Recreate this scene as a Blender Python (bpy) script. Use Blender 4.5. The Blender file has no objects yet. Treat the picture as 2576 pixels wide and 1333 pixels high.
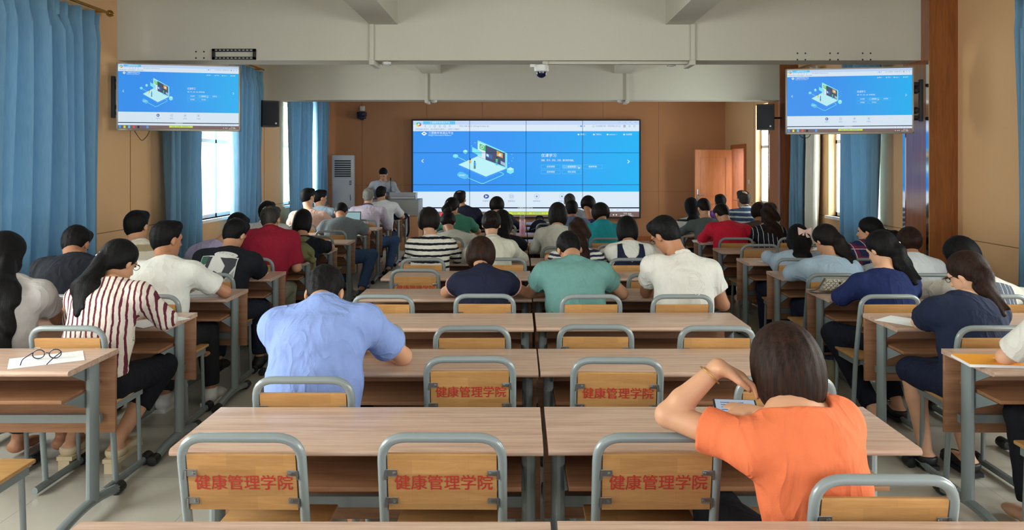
import bpy, bmesh, math, random
import numpy as np
from mathutils import Vector, Matrix
R = math.radians
rnd = random.Random(7)
SC = bpy.context.scene
COL = SC.collection
# ---------------------------------------------------------------- camera, world, light, exposure
FPX, VPX, VPY, EYE = 1900.0, 1307.0, 412.0, 1.66
cam_d = bpy.data.cameras.new('camera'); cam = bpy.data.objects.new('camera', cam_d); COL.objects.link(cam)
cam.location = (0, 0, EYE); cam.rotation_euler = (R(90), 0, 0)
cam_d.sensor_width = 36; cam_d.lens = FPX / 2576 * 36
cam_d.shift_x = -(VPX - 1288) / 2576; cam_d.shift_y = (VPY - 666.5) / 2576
cam_d.clip_start = .05; cam_d.clip_end = 200
SC.camera = cam
wd = bpy.data.worlds.new('world'); SC.world = wd; wd.use_nodes = True
bg = wd.node_tree.nodes['Background']; bg.inputs[0].default_value = (.92, .96, 1, 1); bg.inputs[1].default_value = 2.15
vs = SC.view_settings; vs.view_transform = 'Standard'; vs.look = 'None'; vs.gamma = 1; vs.exposure = 0.0
try: vs.use_curve_mapping = False
except Exception: pass
def area(name, loc, rot, sx, sy, power, color=(1, .98, .95)):
    l = bpy.data.lights.new(name, 'AREA'); l.shape = 'RECTANGLE'; l.size = sx; l.size_y = sy; l.energy = power; l.color = color
    o = bpy.data.objects.new(name, l); COL.objects.link(o); o.location = loc; o.rotation_euler = rot; return o
WL, WR, PR, BACK, CEIL = -4.16, 4.44, 4.15, 16.3, 3.6
LW = [(0.2, 3.2), (4.3, 7.0), (9.2, 11.3), (13.3, 15.3)]      # window openings in the left wall (y range)
RW = [(-1.2, 1.8), (3.2, 6.3), (9.3, 10.85), (13.0, 14.2)]
SILL, HEAD = .92, 2.75
for (a, b) in LW: area('daylight', (WL - .5, (a + b) / 2, 1.9), (0, R(-90), 0), 1.8, b - a, 240 * (b - a) / 2 * (1.2 if a < 1 else 1.25 if a > 8 else .9))
for (a, b) in RW: area('daylight', (WR + .5, (a + b) / 2, 1.9), (0, R(90), 0), 1.8, b - a, 215 * (b - a) / 2 * (1.05 if a < 1 else 1.25 if a > 8 else .95))

def Wp(px, py, Y): return Vector(((px - VPX) / FPX * Y, Y, EYE - (py - VPY) / FPX * Y))
def Xp(px, Y): return (px - VPX) / FPX * Y
def Zp(py, Y): return EYE - (py - VPY) / FPX * Y
# ---------------------------------------------------------------- materials
def srgb(r, g, b):
    f = lambda c: ((c / 255 + .055) / 1.055) ** 2.4 if c > 10 else c / 255 / 12.92
    return (f(r), f(g), f(b), 1)
MATS = {}
class NT:
    def __init__(s, name, rough=.5, spec=.5):
        s.m = bpy.data.materials.new(name); s.m.use_nodes = True; s.t = s.m.node_tree; s.p = s.t.nodes['Principled BSDF']
        s.p.inputs['Roughness'].default_value = rough; s.p.inputs['Specular IOR Level'].default_value = spec
    def n(s, ty, **kw):
        x = s.t.nodes.new(ty)
        for k, v in kw.items():
            if k in x.inputs: x.inputs[k].default_value = v
            else: setattr(x, k, v)
        return x
    def l(s, a, b): s.t.links.new(a, b)
    def coord(s, scale=(1, 1, 1), rand=True, rot=(0, 0, 0)):
        tc = s.n('ShaderNodeTexCoord'); mp = s.n('ShaderNodeMapping'); mp.inputs['Scale'].default_value = scale; mp.inputs['Rotation'].default_value = rot
        s.l(tc.outputs['Object'], mp.inputs['Vector'])
        if rand:
            oi = s.n('ShaderNodeObjectInfo'); mu = s.n('ShaderNodeVectorMath', operation='SCALE'); mu.inputs[0].default_value = (13, 29, 17)
            s.l(oi.outputs['Random'], mu.inputs['Scale']); s.l(mu.outputs[0], mp.inputs['Location'])
        return mp.outputs[0]
    def noise(s, vec, scale, detail=4, rough=.5, dist=0):
        x = s.n('ShaderNodeTexNoise'); x.inputs['Scale'].default_value = scale; x.inputs['Detail'].default_value = detail
        x.inputs['Roughness'].default_value = rough; x.inputs['Distortion'].default_value = dist; s.l(vec, x.inputs['Vector']); return x.outputs['Fac']
    def ramp(s, fac, stops):
        x = s.n('ShaderNodeValToRGB'); e = x.color_ramp.elements
        e[0].position, e[0].color = stops[0]; e[1].position, e[1].color = stops[-1]
        for p, c in stops[1:-1]:
            q = e.new(p); q.color = c
        s.l(fac, x.inputs['Fac']); return x.outputs['Color']
    def mix(s, fac, a, b, mode='MIX'):
        x = s.n('ShaderNodeMix', data_type='RGBA', blend_type=mode)
        for v, i in ((fac, 0), (a, 6), (b, 7)):
            if isinstance(v, (int, float, tuple)): x.inputs[i].default_value = v
            else: s.l(v, x.inputs[i])
        return x.outputs[2]
    def math(s, op, a, b=0.0):
        x = s.n('ShaderNodeMath', operation=op)
        for v, i in ((a, 0), (b, 1)):
            if isinstance(v, (int, float)): x.inputs[i].default_value = v
            else: s.l(v, x.inputs[i])
        return x.outputs[0]
    def bump(s, h, strength=.3, dist=.01):
        x = s.n('ShaderNodeBump'); x.inputs['Strength'].default_value = strength; x.inputs['Distance'].default_value = dist
        s.l(h, x.inputs['Height']); s.l(x.outputs[0], s.p.inputs['Normal'])
    def color(s, c):
        if isinstance(c, tuple): s.p.inputs['Base Color'].default_value = c
        else: s.l(c, s.p.inputs['Base Color'])
        return s
def plain(name, col, rough=.5, metal=0, spec=.5, var=.06):
    if name in MATS: return MATS[name]
    t = NT(name, rough, spec); v = t.noise(t.coord(), 6, 3)
    d = tuple(c * (1 - var * 2) for c in col[:3]) + (1,)
    t.color(t.mix(v, d, tuple(min(1, c * (1 + var)) for c in col[:3]) + (1,))); t.p.inputs['Metallic'].default_value = metal
    MATS[name] = t.m; return t.m
def wood(name, c0, c1, scale=(1.2, 16, 16), rough=.45, spec=.4, blocks=None):
    t = NT(name, rough, spec); v = t.coord(scale); n1 = t.noise(v, 2.2, 6, .6, .6); n2 = t.noise(t.coord((scale[0] * 4, scale[1] * 5, scale[2] * 5)), 3, 3)
    f = t.mix(.25, n1, n2); c = t.ramp(f, [(.28, c0), (.5, tuple((a + b) / 2 for a, b in zip(c0, c1))), (.72, c1)])
    if blocks:
        b = t.n('ShaderNodeTexBrick'); b.inputs['Scale'].default_value = 1; b.inputs['Brick Width'].default_value = blocks[0]; b.inputs['Row Height'].default_value = blocks[1]
        b.inputs['Mortar Size'].default_value = .0006; b.inputs['Color1'].default_value = (.9, .89, .88, 1); b.inputs['Color2'].default_value = (1.07, 1.06, 1.04, 1); b.inputs['Mortar'].default_value = (.88, .86, .84, 1)
        t.l(t.coord((1, 1, 1), True, blocks[2]), b.inputs['Vector']); c = t.mix(1.0, c, b.outputs['Color'], 'MULTIPLY')
    t.color(c); t.bump(f, .06, .004); MATS[name] = t.m; return t.m
def emis(name, col, k=1.0):
    if name in MATS: return MATS[name]
    t = NT(name, .3, .3); t.color((.01, .01, .012, 1)); t.p.inputs['Emission Color'].default_value = col; t.p.inputs['Emission Strength'].default_value = k
    MATS[name] = t.m; return t.m
desk_w = wood('desk_laminate', srgb(158, 124, 108), srgb(212, 184, 164), (1.0, 22, 22), .34); desk_w.node_tree.nodes['Principled BSDF'].inputs['Coat Weight'].default_value = .35; desk_w.node_tree.nodes['Principled BSDF'].inputs['Coat Roughness'].default_value = .22
panel_w = wood('desk_panel_laminate', srgb(124, 84, 58), srgb(166, 122, 90), (1.0, 14, 14), .45)
chair_w = wood('rubberwood', srgb(170, 124, 74), srgb(198, 153, 100), (2.2, 20, 20), .35, .4, (.17, .048, (R(90), 0, 0)))
seat_w = wood('rubberwood_seat', srgb(176, 131, 80), srgb(204, 162, 108), (2.2, 20, 20), .35, .4, (.17, .06, (0, 0, 0)))
pillar_w = wood('pillar_veneer', srgb(112, 58, 22), srgb(158, 92, 42), (14, 14, .9), .16, .6); pillar_w.node_tree.nodes['Principled BSDF'].inputs['Coat Weight'].default_value = .9; pillar_w.node_tree.nodes['Principled BSDF'].inputs['Coat Roughness'].default_value = .1
door_w = wood('door_veneer', srgb(186, 112, 70), srgb(214, 142, 96), (12, 12, 1.0), .35)
frame_w = wood('door_frame_veneer', srgb(150, 80, 40), srgb(184, 110, 62), (12, 12, 1.0), .35)
steel = plain('grey_enamel_steel', srgb(126, 136, 138), .26, 0, .6, .02)
chrome = plain('zinc_bracket', srgb(140, 142, 142), .35, .8, .5, .02)
black_p = plain('black_plastic', srgb(28, 29, 32), .5)
def wallmat(name, col, col2):
    t = NT(name, .8, .2); n1 = t.noise(t.coord(rand=False), 160, 3); n2 = t.noise(t.coord(rand=False), 1.3, 2)
    t.color(t.mix(t.mix(.4, n1, n2), col, col2)); t.bump(n1, .15, .003); MATS[name] = t.m; return t.m
tan = wallmat('acoustic_panel_tan', srgb(204, 160, 114), srgb(224, 184, 142))
brown = wallmat('acoustic_panel_brown', srgb(176, 124, 88), srgb(198, 146, 110))
white_w = wallmat('ceiling_paint', srgb(190, 187, 174), srgb(206, 203, 191))
tf = NT('floor_terrazzo', .22, .5); a = tf.noise(tf.coord(rand=False), 1.1, 4); b = tf.noise(tf.coord(rand=False), 220, 2)
bk = tf.n('ShaderNodeTexBrick'); bk.offset = 0; bk.inputs['Scale'].default_value = 1; bk.inputs['Brick Width'].default_value = .8; bk.inputs['Row Height'].default_value = .8; bk.inputs['Mortar Size'].default_value = .002
bk.inputs['Color1'].default_value = (1, 1, 1, 1); bk.inputs['Color2'].default_value = (.95, .95, .95, 1); bk.inputs['Mortar'].default_value = (.7, .7, .68, 1); tf.l(tf.coord(rand=False), bk.inputs['Vector'])
tf.color(tf.mix(1.0, tf.mix(tf.mix(.35, a, b), srgb(172, 166, 153), srgb(204, 200, 189)), bk.outputs['Color'], 'MULTIPLY')); floor_m = tf.m
tc_ = NT('blue_curtain_cloth', .65, .35); v = tc_.noise(tc_.coord((1, 1, .15)), 60, 3); tc_.color(tc_.mix(v, srgb(96, 142, 176), srgb(130, 170, 198)))
tr = tc_.n('ShaderNodeBsdfTranslucent'); tr.inputs['Color'].default_value = srgb(150, 188, 208); ms = tc_.n('ShaderNodeMixShader'); ms.inputs[0].default_value = .2
out = tc_.t.nodes['Material Output']; tc_.l(tc_.p.outputs[0], ms.inputs[1]); tc_.l(tr.outputs[0], ms.inputs[2]); tc_.l(ms.outputs[0], out.inputs['Surface']); curtain_m = tc_.m
sheer = plain('cream_lining', srgb(206, 206, 196), .8)
upvc = plain('window_frame_white', srgb(226, 228, 226), .4)
mirror = plain('polished_steel_trim', srgb(225, 228, 232), .06, 1, .5, .01)
tg = NT('window_glass', .0, .5); tg.color((.9, .96, .95, 1)); g1 = tg.n('ShaderNodeBsdfTransparent'); g1.inputs[0].default_value = (.93, .97, .96, 1); g2 = tg.n('ShaderNodeBsdfGlossy'); g2.inputs['Roughness'].default_value = .02
gm = tg.n('ShaderNodeMixShader'); gm.inputs[0].default_value = .06; tg.l(g1.outputs[0], gm.inputs[1]); tg.l(g2.outputs[0], gm.inputs[2]); tg.l(gm.outputs[0], tg.t.nodes['Material Output'].inputs['Surface']); glass_m = tg.m
paper = plain('white_paper', srgb(232, 234, 236), .7)
grey_pl = plain('grey_lectern_panel', srgb(150, 152, 150), .45)
ac_m = plain('air_conditioner_white', srgb(206, 208, 214), .35)
# ---------------------------------------------------------------- mesh builder
class MB:
    def __init__(s): s.v = []; s.f = []; s.mi = []; s.cur = 0
    def add(s, vs_, fs): b = len(s.v); s.v += [tuple(p) for p in vs_]; s.f += [tuple(b + i for i in f) for f in fs]; s.mi += [s.cur] * len(fs); return s
    def box(s, x0, x1, y0, y1, z0, z1, b=0):
        if b <= 0:
            v = [(x, y, z) for x in (x0, x1) for y in (y0, y1) for z in (z0, z1)]
            return s.add(v, [(0, 1, 3, 2), (4, 6, 7, 5), (0, 4, 5, 1), (2, 3, 7, 6), (0, 2, 6, 4), (1, 5, 7, 3)])
        bm = bmesh.new(); bmesh.ops.create_cube(bm, size=1)
        for q in bm.verts: q.co = Vector(((x0 + x1) / 2 + q.co.x * (x1 - x0), (y0 + y1) / 2 + q.co.y * (y1 - y0), (z0 + z1) / 2 + q.co.z * (z1 - z0)))
        bmesh.ops.bevel(bm, geom=list(bm.edges), offset=b, segments=2, profile=.5, affect='EDGES'); return s.bm(bm)
    def bm(s, bm, M=None):
        bm.verts.index_update(); s.add([(M @ q.co if M else q.co) for q in bm.verts], [[q.index for q in f.verts] for f in bm.faces]); bm.free(); return s
    def tube(s, pts, r, n=10, cap=True, r2=None, closed=False, ax=None):
        pts = [Vector(p) for p in pts]; N = len(pts); rings = []; up = None
        for i, p in enumerate(pts):
            a = pts[i - 1] if (i or closed) else p; c = pts[(i + 1) % N] if (i < N - 1 or closed) else p
            d = (c - a).normalized()
            if up is None: up = Vector(ax) if ax else (Vector((0, 0, 1)) if abs(d.z) < .9 else Vector((1, 0, 0)))
            side = d.cross(up).normalized(); up = side.cross(d).normalized()
            rr = r[i] if isinstance(r, (list, tuple)) else r; r3 = rr if r2 is None else r2
            rings.append([p + side * (math.cos(2 * math.pi * k / n) * rr) + up * (math.sin(2 * math.pi * k / n) * r3) for k in range(n)])
        v = [q for g in rings for q in g]; f = []
        for i in range(N if closed else N - 1):
            j = (i + 1) % N
            for k in range(n): f.append((i * n + k, i * n + (k + 1) % n, j * n + (k + 1) % n, j * n + k))
        if cap and not closed: f += [tuple(range(n))[::-1], tuple((N - 1) * n + k for k in range(n))]
        return s.add(v, f)
    def lathe(s, prof, c=(0, 0, 0), n=20, axis='z'):
        v = []; f = []
        for (r, z) in prof:
            for k in range(n):
                a = 2 * math.pi * k / n; x, y = r * math.cos(a), r * math.sin(a)
                p = (x, y, z) if axis == 'z' else ((x, z, y) if axis == 'y' else (z, x, y)); v.append((c[0] + p[0], c[1] + p[1], c[2] + p[2]))
        for i in range(len(prof) - 1):
            for k in range(n): f.append((i * n + k, i * n + (k + 1) % n, (i + 1) * n + (k + 1) % n, (i + 1) * n + k))
        return s.add(v, f)
    def prism(s, poly, a, b, axis='x'):
        n = len(poly); P = {'x': lambda t, u, w: (t, u, w), 'y': lambda t, u, w: (u, t, w), 'z': lambda t, u, w: (u, w, t)}[axis]
        v = [P(a, *q) for q in poly] + [P(b, *q) for q in poly]
        return s.add(v, [tuple(range(n)), tuple(range(n, 2 * n))[::-1]] + [(i, i + n, (i + 1) % n + n, (i + 1) % n) for i in range(n)])
    def blob(s, c, r, seg=16, M=None):
        bm = bmesh.new(); bmesh.ops.create_uvsphere(bm, u_segments=seg, v_segments=max(6, seg // 2), radius=1)
        for q in bm.verts: q.co = Vector((q.co.x * r[0], q.co.y * r[1], q.co.z * r[2]))
        return s.bm(bm, Matrix.Translation(Vector(c)) @ (M.to_4x4() if M else Matrix.Identity(4)))
    def build(s, name, mats, parent=None, smooth=True, loc=None, fix=True):
        me = bpy.data.meshes.new(name); me.from_pydata(s.v, [], s.f)
        mats = mats if isinstance(mats, (list, tuple)) else [mats]
        for m in mats: me.materials.append(m)
        if len(mats) > 1: me.polygons.foreach_set('material_index', s.mi)
        if fix:
            bm = bmesh.new(); bm.from_mesh(me); bmesh.ops.recalc_face_normals(bm, faces=bm.faces); bm.to_mesh(me); bm.free()
        if smooth: me.shade_smooth(); me.set_sharp_from_angle(angle=R(35))
        o = bpy.data.objects.new(name, me); COL.objects.link(o)
        if parent: o.parent = parent
        if loc: o.location = loc
        return o
def arc_path(pts, rad, seg=6):
    pts = [Vector(p) for p in pts]; out_ = [pts[0]]
    for i in range(1, len(pts) - 1):
        p = pts[i]; a = (pts[i - 1] - p); c = (pts[i + 1] - p); r = min(rad, a.length * .49, c.length * .49)
        a = p + a.normalized() * r; c = p + c.normalized() * r
        for k in range(seg + 1):
            t = k / seg; out_.append(a * (1 - t) ** 2 + p * (2 * t * (1 - t)) * 1.0 + c * t * t)
    return out_ + [pts[-1]]
def root(name, label, cat, loc, rz=0, group=None):
    o = bpy.data.objects.new(name, None); COL.objects.link(o); o.location = loc; o.rotation_euler = (0, 0, rz); o.empty_display_size = .1
    return tag(o, label, cat, group)
def tag(o, label=None, cat=None, group=None, kind=None):
    for k, v in (('label', label), ('category', cat), ('group', group), ('kind', kind)):
        if v: o[k] = v
    return o
def kids(o): return [c for c in bpy.data.objects if c.parent == o]
def tree(o): return (o, [tree(c) for c in kids(o)])
def copy_tree(t, parent=None):
    o, ch = t; c = o.copy(); COL.objects.link(c)
    if parent: c.parent = parent
    for k in ch: copy_tree(k, c)
    return c
def struct(name, mb, m, smooth=False, label=None):
    o = mb.build(name, m, smooth=smooth); o['kind'] = 'structure'
    if label: o['label'] = label
    return o
def text_geo(s, size, align='CENTER', bold=0):
    c = bpy.data.curves.new('t', 'FONT'); c.body = s; c.size = size; c.align_x = align; c.align_y = 'CENTER'; c.resolution_u = 2; c.offset = bold
    o = bpy.data.objects.new('t', c); COL.objects.link(o); dg = bpy.context.evaluated_depsgraph_get(); ev = o.evaluated_get(dg); me = ev.to_mesh()
    v = [tuple(q.co) for q in me.vertices]; f = [tuple(p.vertices) for p in me.polygons]; ev.to_mesh_clear(); bpy.data.objects.remove(o); bpy.data.curves.remove(c); return v, f
# ---------------------------------------------------------------- the room
FY0 = -3.0
struct('floor', MB().box(WL - .3, WR + .3, FY0, BACK + .2, -.1, 0), floor_m)
struct('ceiling', MB().box(WL - .3, WR + .3, FY0, BACK + .2, CEIL, CEIL + .15), white_w)
def side_wall(name, x0, x1, wins, extra=None):
    mb = MB(); cuts = sorted([(a, b, SILL, HEAD) for a, b in wins] + ([extra] if extra else [])); y = FY0
    for (a, b, z0, z1) in cuts:
        mb.box(x0, x1, y, a, 0, CEIL)
        if z0 > 0: mb.box(x0, x1, a, b, 0, z0)
        mb.box(x0, x1, a, b, z1, CEIL); y = b
    mb.box(x0, x1, y, BACK, 0, CEIL); return struct(name, mb, tan)
DOOR = (14.85, 15.72, 0, 1.98)
side_wall('wall_left', WL - .25, WL, LW); side_wall('wall_right', WR, WR + .25, RW, DOOR)
struct('wall_back', MB().box(WL - .25, WR + .25, BACK, BACK + .2, 0, CEIL), brown)
seam_m = plain('panel_joint', srgb(140, 104, 72), .9)  # dark joint lines between the wall panels
i = 1
def seams(x, ys, dado, wins, s):
    mb = MB()
    for y in ys: mb.box(min(x, x + s * .003), max(x, x + s * .003), y - .004, y + .004, 0, CEIL)
    y = FY0
    for a, b in list(wins) + [(BACK, BACK)]:
        if a > y: mb.box(min(x, x + s * .003), max(x, x + s * .003), y, a, dado - .004, dado + .004)
        y = b
    return mb
struct('trim_1', seams(WL, [1.0, 3.8, 8.07, 12.3, 15.8], .97, LW, 1), seam_m)
struct('trim_2', seams(WR, [2.4, 8.6, 12.75, 14.3], .91, [w for w in RW] , -1), seam_m)
mb = MB()
for x in (-3.4, -2.0, -.8, .5, 1.8, 3.0): mb.box(x - .003, x + .003, BACK - .003, BACK, 0, CEIL)
mb.box(WL, -2.35, BACK - .003, BACK, 1.2, 1.206); mb.box(2.62, WR, BACK - .003, BACK, 1.06, 1.066); struct('trim_3', mb, seam_m)
struct('baseboard_back', MB().box(WL, WR, BACK - .015, BACK, 0, .1), frame_w)
struct('baseboard_left', MB().box(WL, WL + .015, FY0, BACK - .02, 0, .1), frame_w)
mb = MB().box(WR - .015, WR, FY0, 7.64, 0, .1); mb.box(WR - .015, WR, 8.18, 12.0, 0, .1); mb.box(WR - .015, WR, 12.62, 14.78, 0, .1); struct('baseboard_right', mb, frame_w)
# beams across the room and joists along it
B1, B2 = 7.81, 12.06
b1 = struct('beam_near', MB().box(WL, PR, B1, B1 + .34, 2.73, CEIL), white_w); b2 = struct('beam_far', MB().box(WL, PR, B2, B2 + .34, 2.68, CEIL), white_w)
for nm, x0, x1 in (('joist_left', -1.55, -1.26), ('joist_right', 1.51, 1.78)):
    mb = MB()
    for a, b in ((FY0, B1), (B1 + .34, B2), (B2 + .34, BACK)): mb.box(x0, x1, a, b, 3.1, CEIL)
    struct(nm, mb, white_w)
mb = MB()
def holes(px, py):
    for dx in (-10, 10):
        for dy in (-8, 8):
            p = Wp(px + dx, py + dy, B1); mb.lathe([(0, -.001), (.009, -.001), (.009, .002)], (p.x, B1, p.z), 8, 'y')
holes(503, 138); holes(2016, 142); holes(2098, 142); holes(2180, 142)
mb.build('anchor_holes', black_p, b1)
# pillars on the right wall: lacquered veneer with polished corner trims
for nm, y0, y1 in (('pillar_near', 7.65, 8.17), ('pillar_far', 12.03, 12.6)):
    o = struct(nm, MB().box(PR, WR, y0, y1, 0, CEIL), pillar_w)
    for yy in (y0 + .0, y1 - .05):
        t = MB().box(PR - .006, PR, yy, yy + .05, 0, 2.7); t.build('corner_trim', mirror, o, smooth=False)
# windows
def window(n, x, s, y0, y1, bars):
    mb = MB(); d0, d1 = sorted((x + s * .10, x + s * .16)); w = .05
    mb.box(d0, d1, y0, y1, SILL, SILL + w); mb.box(d0, d1, y0, y1, HEAD - w, HEAD); mb.box(d0, d1, y0, y0 + w, SILL, HEAD); mb.box(d0, d1, y1 - w, y1, SILL, HEAD)
    mb.box(d0, d1, y0, y1, 1.95, 2.0)
    k = max(2, round((y1 - y0) / .75))
    for j in range(1, k): yy = y0 + (y1 - y0) * j / k; mb.box(d0, d1, yy - w / 2, yy + w / 2, SILL, HEAD)
    o = struct(f'window_{n}', mb, upvc)
    MB().box(*sorted((x + s * .128, x + s * .132)), y0 + .02, y1 - .02, SILL + .02, HEAD - .02).build('pane', glass_m, o, smooth=False)
    MB().box(*sorted((x - s * .04, x + s * .24)), y0 - .05, y1 + .05, SILL - .04, SILL).build('window_sill', upvc, o, smooth=False)
    g = MB()                                            # security bars outside the pane
    yy = y0 + .12
    while yy < y1: g.tube([(x + s * .21, yy, SILL), (x + s * .21, yy, HEAD)], .009, 6); yy += .26
    g.build('security_bars', upvc, o)
    r = MB()                                            # casement handle
    r.box(*sorted((x + s * .06, x + s * .10)), y0 + (y1 - y0) / k - .012, y0 + (y1 - y0) / k + .012, 1.28, 1.42); r.build('latch', steel, o, smooth=False)
n = 1
for a, b in LW: window(n, WL, -1, a, b, 1); n += 1
for a, b in RW: window(n, WR, 1, a, b, 1); n += 1
# building across the yard, seen through the panes
bld = plain('facade_render', srgb(238, 226, 214), .9)
for nm, x, lab in (('wall_neighbour_left', -13, 0), ('wall_neighbour_right', 13, 0)):
    mb = MB().box(x - .3, x + .3, -6, 26, -3, 3.2)
    struct(nm, mb, bld)
# curtains
def curtain(label, x, s, y0, y1, z0=.06, z1=3.08, folds=None, amp=.09, m=None, seed=0):
    folds = folds or max(3, int((y1 - y0) / .16)); r_ = random.Random(seed); nu, nv = folds * 14, 22; v = []; f = []
    ph = [r_.uniform(-.5, .5) for _ in range(folds + 2)]; am = [r_.uniform(.55, 1.15) for _ in range(folds + 2)]
    for jv in range(nv + 1):
        t = jv / nv
        for iu in range(nu + 1):
            u = iu / nu; q = u * folds; i0 = int(q); fr = q - i0; A = am[i0] * (1 - fr) + am[i0 + 1] * fr; P = ph[i0] * (1 - fr) + ph[i0 + 1] * fr
            a_ = amp * A * (.75 + .35 * math.sin(t * 1.7)); off = a_ * math.sin(2 * math.pi * q + P * t * 2.2) + .02 * math.sin(9 * u + 4 * t)
            if t > .93: off = off * .6 + .25 * a_ * math.sin(4 * math.pi * q)
            yy = y0 + (y1 - y0) * u + .018 * math.sin(2 * math.pi * q * .5 + 3 * t) * (1 - t * .5)
            v.append((x + s * off, yy, z0 + (z1 - z0) * t))
    for jv in range(nv):
        for iu in range(nu): b_ = jv * (nu + 1) + iu; f.append((b_, b_ + 1, b_ + nu + 2, b_ + nu + 1))
    o = MB().add(v, f).build('curtain', m or curtain_m, fix=False); md = o.modifiers.new('thick', 'SOLIDIFY'); md.thickness = .004
    for p in o.data.polygons: p.use_smooth = True
    return tag(o, label, 'curtain', 'blue window curtains' if m is None else None)
curtain('tall blue pleated curtain filling the near corner beside the long haired woman', -4.0, 1, 4.9, 7.14, folds=12, amp=.12, seed=1)
curtain('blue curtain gathered at the far side of the window under the tilted screen', -4.0, 1, 10.5, 11.65, folds=7, seed=3)
curtain('blue curtain gathered at the near side of the open window, beside bare tan wall', -4.0, 1, 8.55, 9.5, folds=5, amp=.09, seed=2)
curtain('blue curtain left of the bright slit, in front of the last window by the loudspeaker', -4.0, 1, 13.1, 14.55, folds=10, amp=.06, seed=4)
curtain('blue curtain beside the white air conditioner, right of the bright slit', -4.0, 1, 14.72, 15.75, folds=8, amp=.06, seed=5)
curtain('blue curtain hanging beside the near wooden pillar, cut by the photo edge', 4.3, -1, 4.6, 6.52, folds=11, seed=6)
curtain('dark blue curtain beside the window nearest the purple lit pillar', 4.28, -1, 8.98, 10.05, folds=6, amp=.085, seed=7)
curtain('narrow blue curtain right next to the far wooden pillar', 4.3, -1, 11.42, 11.95, folds=5, amp=.06, seed=8)
curtain('cream curtain lining hanging between the narrow blue curtain and the window', 4.32, -1, 10.92, 11.4, folds=3, amp=.05, m=sheer, seed=9)
for lab, x, y0, y1 in (('brass curtain rod with round finial above the near blue curtain', -3.98, 3.0, 7.3),):
    r0 = root('curtain_rod', lab, 'curtain rod', (x, y1, 3.12)); brass = plain('brass', srgb(176, 132, 62), .3, .9)
    MB().tube([(0, y0 - y1, 0), (0, 0, 0)], .014).build('rod', brass, r0); MB().lathe([(0, 0), (.012, 0), (.03, .02), (.034, .04), (.02, .06), (.01, .068), (.02, .08), (0, .095)], (0, 0, 0), 14, 'y').build('finial', brass, r0)
    MB().box(-.18, 0, -.07, -.05, -.012, .012).build('bracket', brass, r0)
for i_, (x, y0, y1) in enumerate(((-3.98, 8.5, 11.75), (-3.98, 13.0, 15.85), (4.28, 4.5, 6.5), (4.28, 8.9, 11.98))):
    lab = ['brass curtain rod above the window behind the tilted left screen', 'brass curtain rod above the window by the air conditioner', 'brass curtain rod over the near right-hand curtain', 'brass curtain rod over the curtains between the two pillars'][i_]
    r0 = root('curtain_rod', lab, 'curtain rod', (x, y1, 3.12)); MB().tube([(0, y0 - y1, 0), (0, 0, 0)], .014).build('rod', brass, r0)
    MB().box(min(0, (1 if x > 0 else -1) * .17), max(0, (1 if x > 0 else -1) * .17), -.07, -.05, -.012, .012).build('bracket', brass, r0)
# door standing open in the far right corner
fr = MB(); y0, y1, z0, z1 = DOOR
fr.box(WR - .03, WR + .27, y0 - .07, y0 + .015, 0, z1 + .07); fr.box(WR - .03, WR + .27, y1 - .015, y1 + .07, 0, z1 + .07); fr.box(WR - .031, WR + .271, y0 - .069, y1 + .069, z1 - .015, z1 + .069)
struct('trim_4', fr, frame_w)
d = root('door_1', None, None, (WR - .045, y1 - .01, 0), R(12)); d['kind'] = 'structure'
lf = MB().box(-.82, 0, -.045, 0, .01, 1.95, .004); lf.build('door_leaf', door_w, d)
mb = MB()
for (a, b, c, e) in ((-.70, -.12, .2, .85), (-.70, -.12, 1.0, 1.8)):
    for q in ((a, b, c, c + .02), (a, b, e - .02, e), (a, a + .02, c, e), (b - .02, b, c, e)): mb.box(q[0], q[1], -.052, -.045, q[2], q[3])
mb.build('panel_moulding', door_w, d)
mb = MB().box(-.79, -.74, -.055, -.045, .9, 1.14, .004); mb.tube(arc_path([(-.765, -.05, 1.02), (-.765, -.1, 1.02), (-.65, -.1, 1.02)], .02), .01); mb.build('door_handle', chrome, d)
struct('wall_corridor', MB().box(WR + 1.6, WR + 1.8, 13.5, 24, 0, CEIL), white_w)
area('corridor_fill', (WR + .9, 15.3, 2.6), (0, 0, 0), 1, 1, 40, (1, .97, .92))  # added fill lamp without a visible source, brightens the doorway
sw = root('light_switch', 'small white light switch on the tan wall right of the open door', 'switch', (WR - .002, 14.6, 1.31)); MB().box(-.01, 0, -.043, .043, -.043, .043, .003).build('plate', upvc, sw); MB().box(-.014, -.01, -.02, .02, -.03, .03, .002).build('rocker', upvc, sw)
# ---------------------------------------------------------------- things on beams and walls
def trunking(label, x, y, z0, z1, el=1):
    o = root('cable_trunking', label, 'trunking', (x, y, z0), 0, None); MB().box(-.022, .022, -.03, 0, 0, z1 - z0, .003).build('cover', white_w, o); MB().box(-.026, .026, -.034, .3, -.05, 0.0, .004).build('elbow', white_w, o)
trunking('pale cable trunking down the near beam under the left joist', Xp(936, B1), B1, 2.73, 3.1); trunking('pale cable trunking down the near beam under the right joist', Xp(1742, B1), B1, 2.73, 3.1)
trunking('pale cable trunking down the far beam, on its left half', Xp(1073, B2), B2, 2.68, 3.1); trunking('pale cable trunking down the far beam, on its right half', Xp(1578, B2), B2, 2.68, 3.1)
o = root('cable_trunking', 'long flat trunking under the near beam running to the dome camera', 'trunking', (.3, B1 + .1, 2.73)); MB().box(0, Xp(1735, B1) - .3, -.03, .03, -.03, 0, .003).build('cover', white_w, o); MB().box(-.06, .0, -.04, .04, -.036, 0, .003).build('end_box', white_w, o)
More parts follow.
